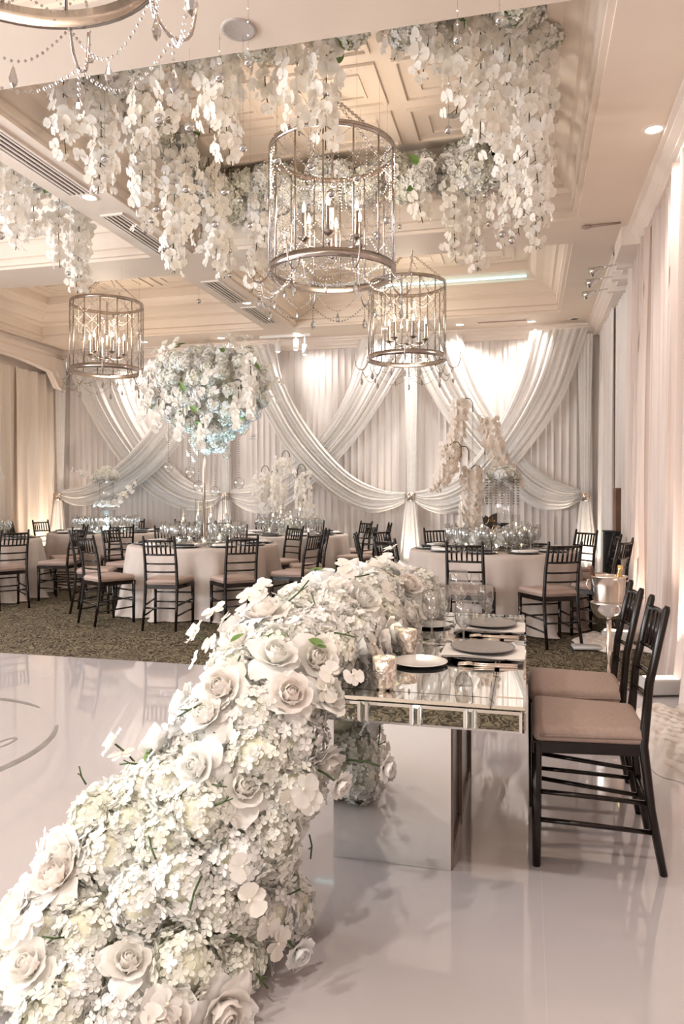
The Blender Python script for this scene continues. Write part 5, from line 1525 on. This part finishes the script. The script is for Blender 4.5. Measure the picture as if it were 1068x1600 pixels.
# --- lit glass vase on the far left table
tx, ty = -6.35, 10.22
gv = thing('tiered_vase', 'tall glowing clear vase topped with a white hydrangea dome on the far left table', 'vase', (tx, ty, ZT + 0.001))
MB().lathe([(0, 0), (0.13, 0), (0.13, 0.34), (0.128, 0.34)], 22).build('lower_cylinder', 'glass', gv)
MB().lathe([(0, 0.42), (0.11, 0.42), (0.11, 0.78), (0.108, 0.78)], 22).build('upper_cylinder', 'glass', gv)
MB().lathe([(0, 0.38), (0.17, 0.38), (0.18, 0.40), (0, 0.41)], 22).build('plate', 'glass', gv)
MB().lathe([(0, 0.79), (0.16, 0.79), (0.17, 0.805), (0, 0.81)], 22).build('plate', 'glass', gv)
for s in range(9):
    a = 2 * PI * s / 8; rr = 0 if s == 8 else 0.12
    put(HYD[s % 4], 'hydrangea_head', gv, (rr * math.cos(a), rr * math.sin(a), .88 + (.07 if s == 8 else 0)), zquat((rr * math.cos(a), rr * math.sin(a), .12)), 1.05)
    put(FULLR[s % 3], 'rose', gv, (1.2 * rr * math.cos(a + .3), 1.2 * rr * math.sin(a + .3), .43), zquat((rr * math.cos(a), rr * math.sin(a), .12)), 0.95)
MB().lathe([(0, 0.006), (0.10, 0.006), (0.10, 0.02), (0, 0.02)], 18).build('light_base', 'cyan_glow', gv)
d_ = bpy.data.lights.new('vase_glow', 'POINT'); d_.energy = 9; d_.color = (0.75, 0.92, 1.0); d_.shadow_soft_size = 0.08
link_light('vase_glow', d_, (tx, ty, ZT + 0.22))
orchid_strand((tx - 0.12, ty - 0.1, ZT + 0.82), .34, 'white orchid spray arching left from the glowing vase', 'orchid sprays on the far left table', 0.12, 0, (-0.28, 0), sc_=1.2).rotation_euler = (0, 1.2, 0)
orchid_strand((tx + 0.22, ty - 0.1, ZT + 0.52), .42, 'white orchid spray arching right from the glowing vase', 'orchid sprays on the far left table', 0.12, 0, (0.22, 0), sc_=1.2).rotation_euler = (0, -1.75, 0)
for q, (dx, dy, wh) in enumerate(((-0.25, -0.1, 'left of the glowing vase'), (0.24, -0.1, 'right of the glowing vase'), (0.02, -0.26, 'in front of the glowing vase'))):
    v = thing('flower_bowl', 'low bowl of white roses ' + wh, 'flower bowl', (tx + dx, ty + dy, ZT + 0.001), group='flower bowls on the far left table')
    MB().lathe([(0, 0), (0.06, 0.0), (0.085, 0.04), (0.08, 0.09), (0.079, 0.09)], 18).build('bowl', 'glass', v)
    for s in range(7):
        a = 2 * PI * s / 6; rr = 0 if s == 6 else 0.07
        put(random.choice(FULLR if s % 2 else ORC), 'rose' if s % 2 else 'blossom', v, (rr * math.cos(a), rr * math.sin(a), 0.13 + (0.05 if s == 6 else 0)), zquat((rr * math.cos(a), rr * math.sin(a), .1)), 1.1)

# --- orchids and candles on the far middle table
tx, ty = -3.40, 10.35
desc = TABLES[4][3]
for k, (dx, dy, h, sgn, L) in enumerate(((0.02, -0.05, 1.22, -1, .80), (-0.18, 0.05, .95, -1, .55), (0.13, 0.0, 1.02, 1, .70), (-0.3, -0.05, 1.0, -1, .42))):
    r_ = thing('orchid_rod', 'clear hooked orchid rod on %s, %s' % (desc, ('tallest', 'second from the left', 'rightmost', 'leftmost')[k]), 'orchid stand', (tx + dx, ty + dy, ZT + 0.001), group='orchid rods on the far middle table')
    MB().lathe([(0, 0), (0.06, 0), (0.06, 0.008), (0.012, 0.014), (0, 0.014)], 14).build('base', 'glass', r_)
    MB().tube([(0, 0, 0.01), (0, 0, h - 0.14)], 0.008, 8).build('rod', 'glass', r_)
    MB().tube([(0, 0, h - 0.15), (0, 0, h - 0.05), (sgn * 0.03, 0, h), (sgn * 0.07, 0, h + 0.01), (sgn * 0.11, 0, h - 0.03), (sgn * 0.12, 0, h - 0.09)], 0.006, 6).build('hook', 'stem_brown', r_)
    orchid_strand((tx + dx + sgn * 0.08, ty + dy - 0.05, ZT + h - 0.10), L, 'white orchid spray on %s, %s' % (desc, ('on the tallest rod', 'second from the left', 'rightmost', 'leftmost')[k]), 'orchid sprays on the far middle table', 0.2, 0, (sgn * 0.08, 0), density=2.2, sc_=1.15)
setcandles(tx, ty, ((-0.22, -0.1, .40, .04), (-0.08, -0.15, .48, .04), (0.06, -0.12, .36, .04), (0.18, -0.05, .55, .045)), desc)
v = thing('flower_bowl', 'round white hydrangea bowl in front of the far middle table orchids', 'flower bowl', (tx + 0.10, ty - 0.30, ZT + 0.001))
MB().lathe([(0, 0), (0.05, 0.0), (0.07, 0.04), (0.065, 0.08), (0.064, 0.08)], 16).build('bowl', 'glass', v)
for s in range(6):
    a = 2 * PI * s / 5; rr = 0 if s == 5 else 0.075
    put(HYD[s % 4], 'hydrangea_head', v, (rr * math.cos(a), rr * math.sin(a), 0.12 + (0.06 if s == 5 else 0)), zquat((rr * math.cos(a), rr * math.sin(a), .1)), 0.95)

# --- orchid spray on the table cut by the left edge
tx, ty = -7.02, 8.10
r_ = thing('orchid_rod', 'clear hooked orchid rod on the round table cut by the left edge', 'orchid stand', (tx + 0.05, ty, ZT + 0.001))
MB().lathe([(0, 0), (0.06, 0), (0.06, 0.008), (0.012, 0.014), (0, 0.014)], 14).build('base', 'glass', r_)
MB().tube([(0, 0, 0.01), (0, 0, 1.05)], 0.008, 8).build('rod', 'glass', r_)
MB().tube([(0, 0, 1.04), (0, 0, 1.14), (0.05, 0, 1.19), (0.14, 0, 1.17), (0.2, 0, 1.09)], 0.006, 6).build('hook', 'stem_brown', r_)
orchid_strand((tx + 0.28, ty - 0.05, ZT + 1.14), .36, 'white orchid spray at the left edge of the photo', 'orchid sprays on the left edge table', 0.15, 0, (0.18, 0), density=1.8, sc_=1.3)
setcandles(tx, ty, ((0.1, -0.2, .34, .04), (0.25, 0.05, .28, .04)), TABLES[2][3])
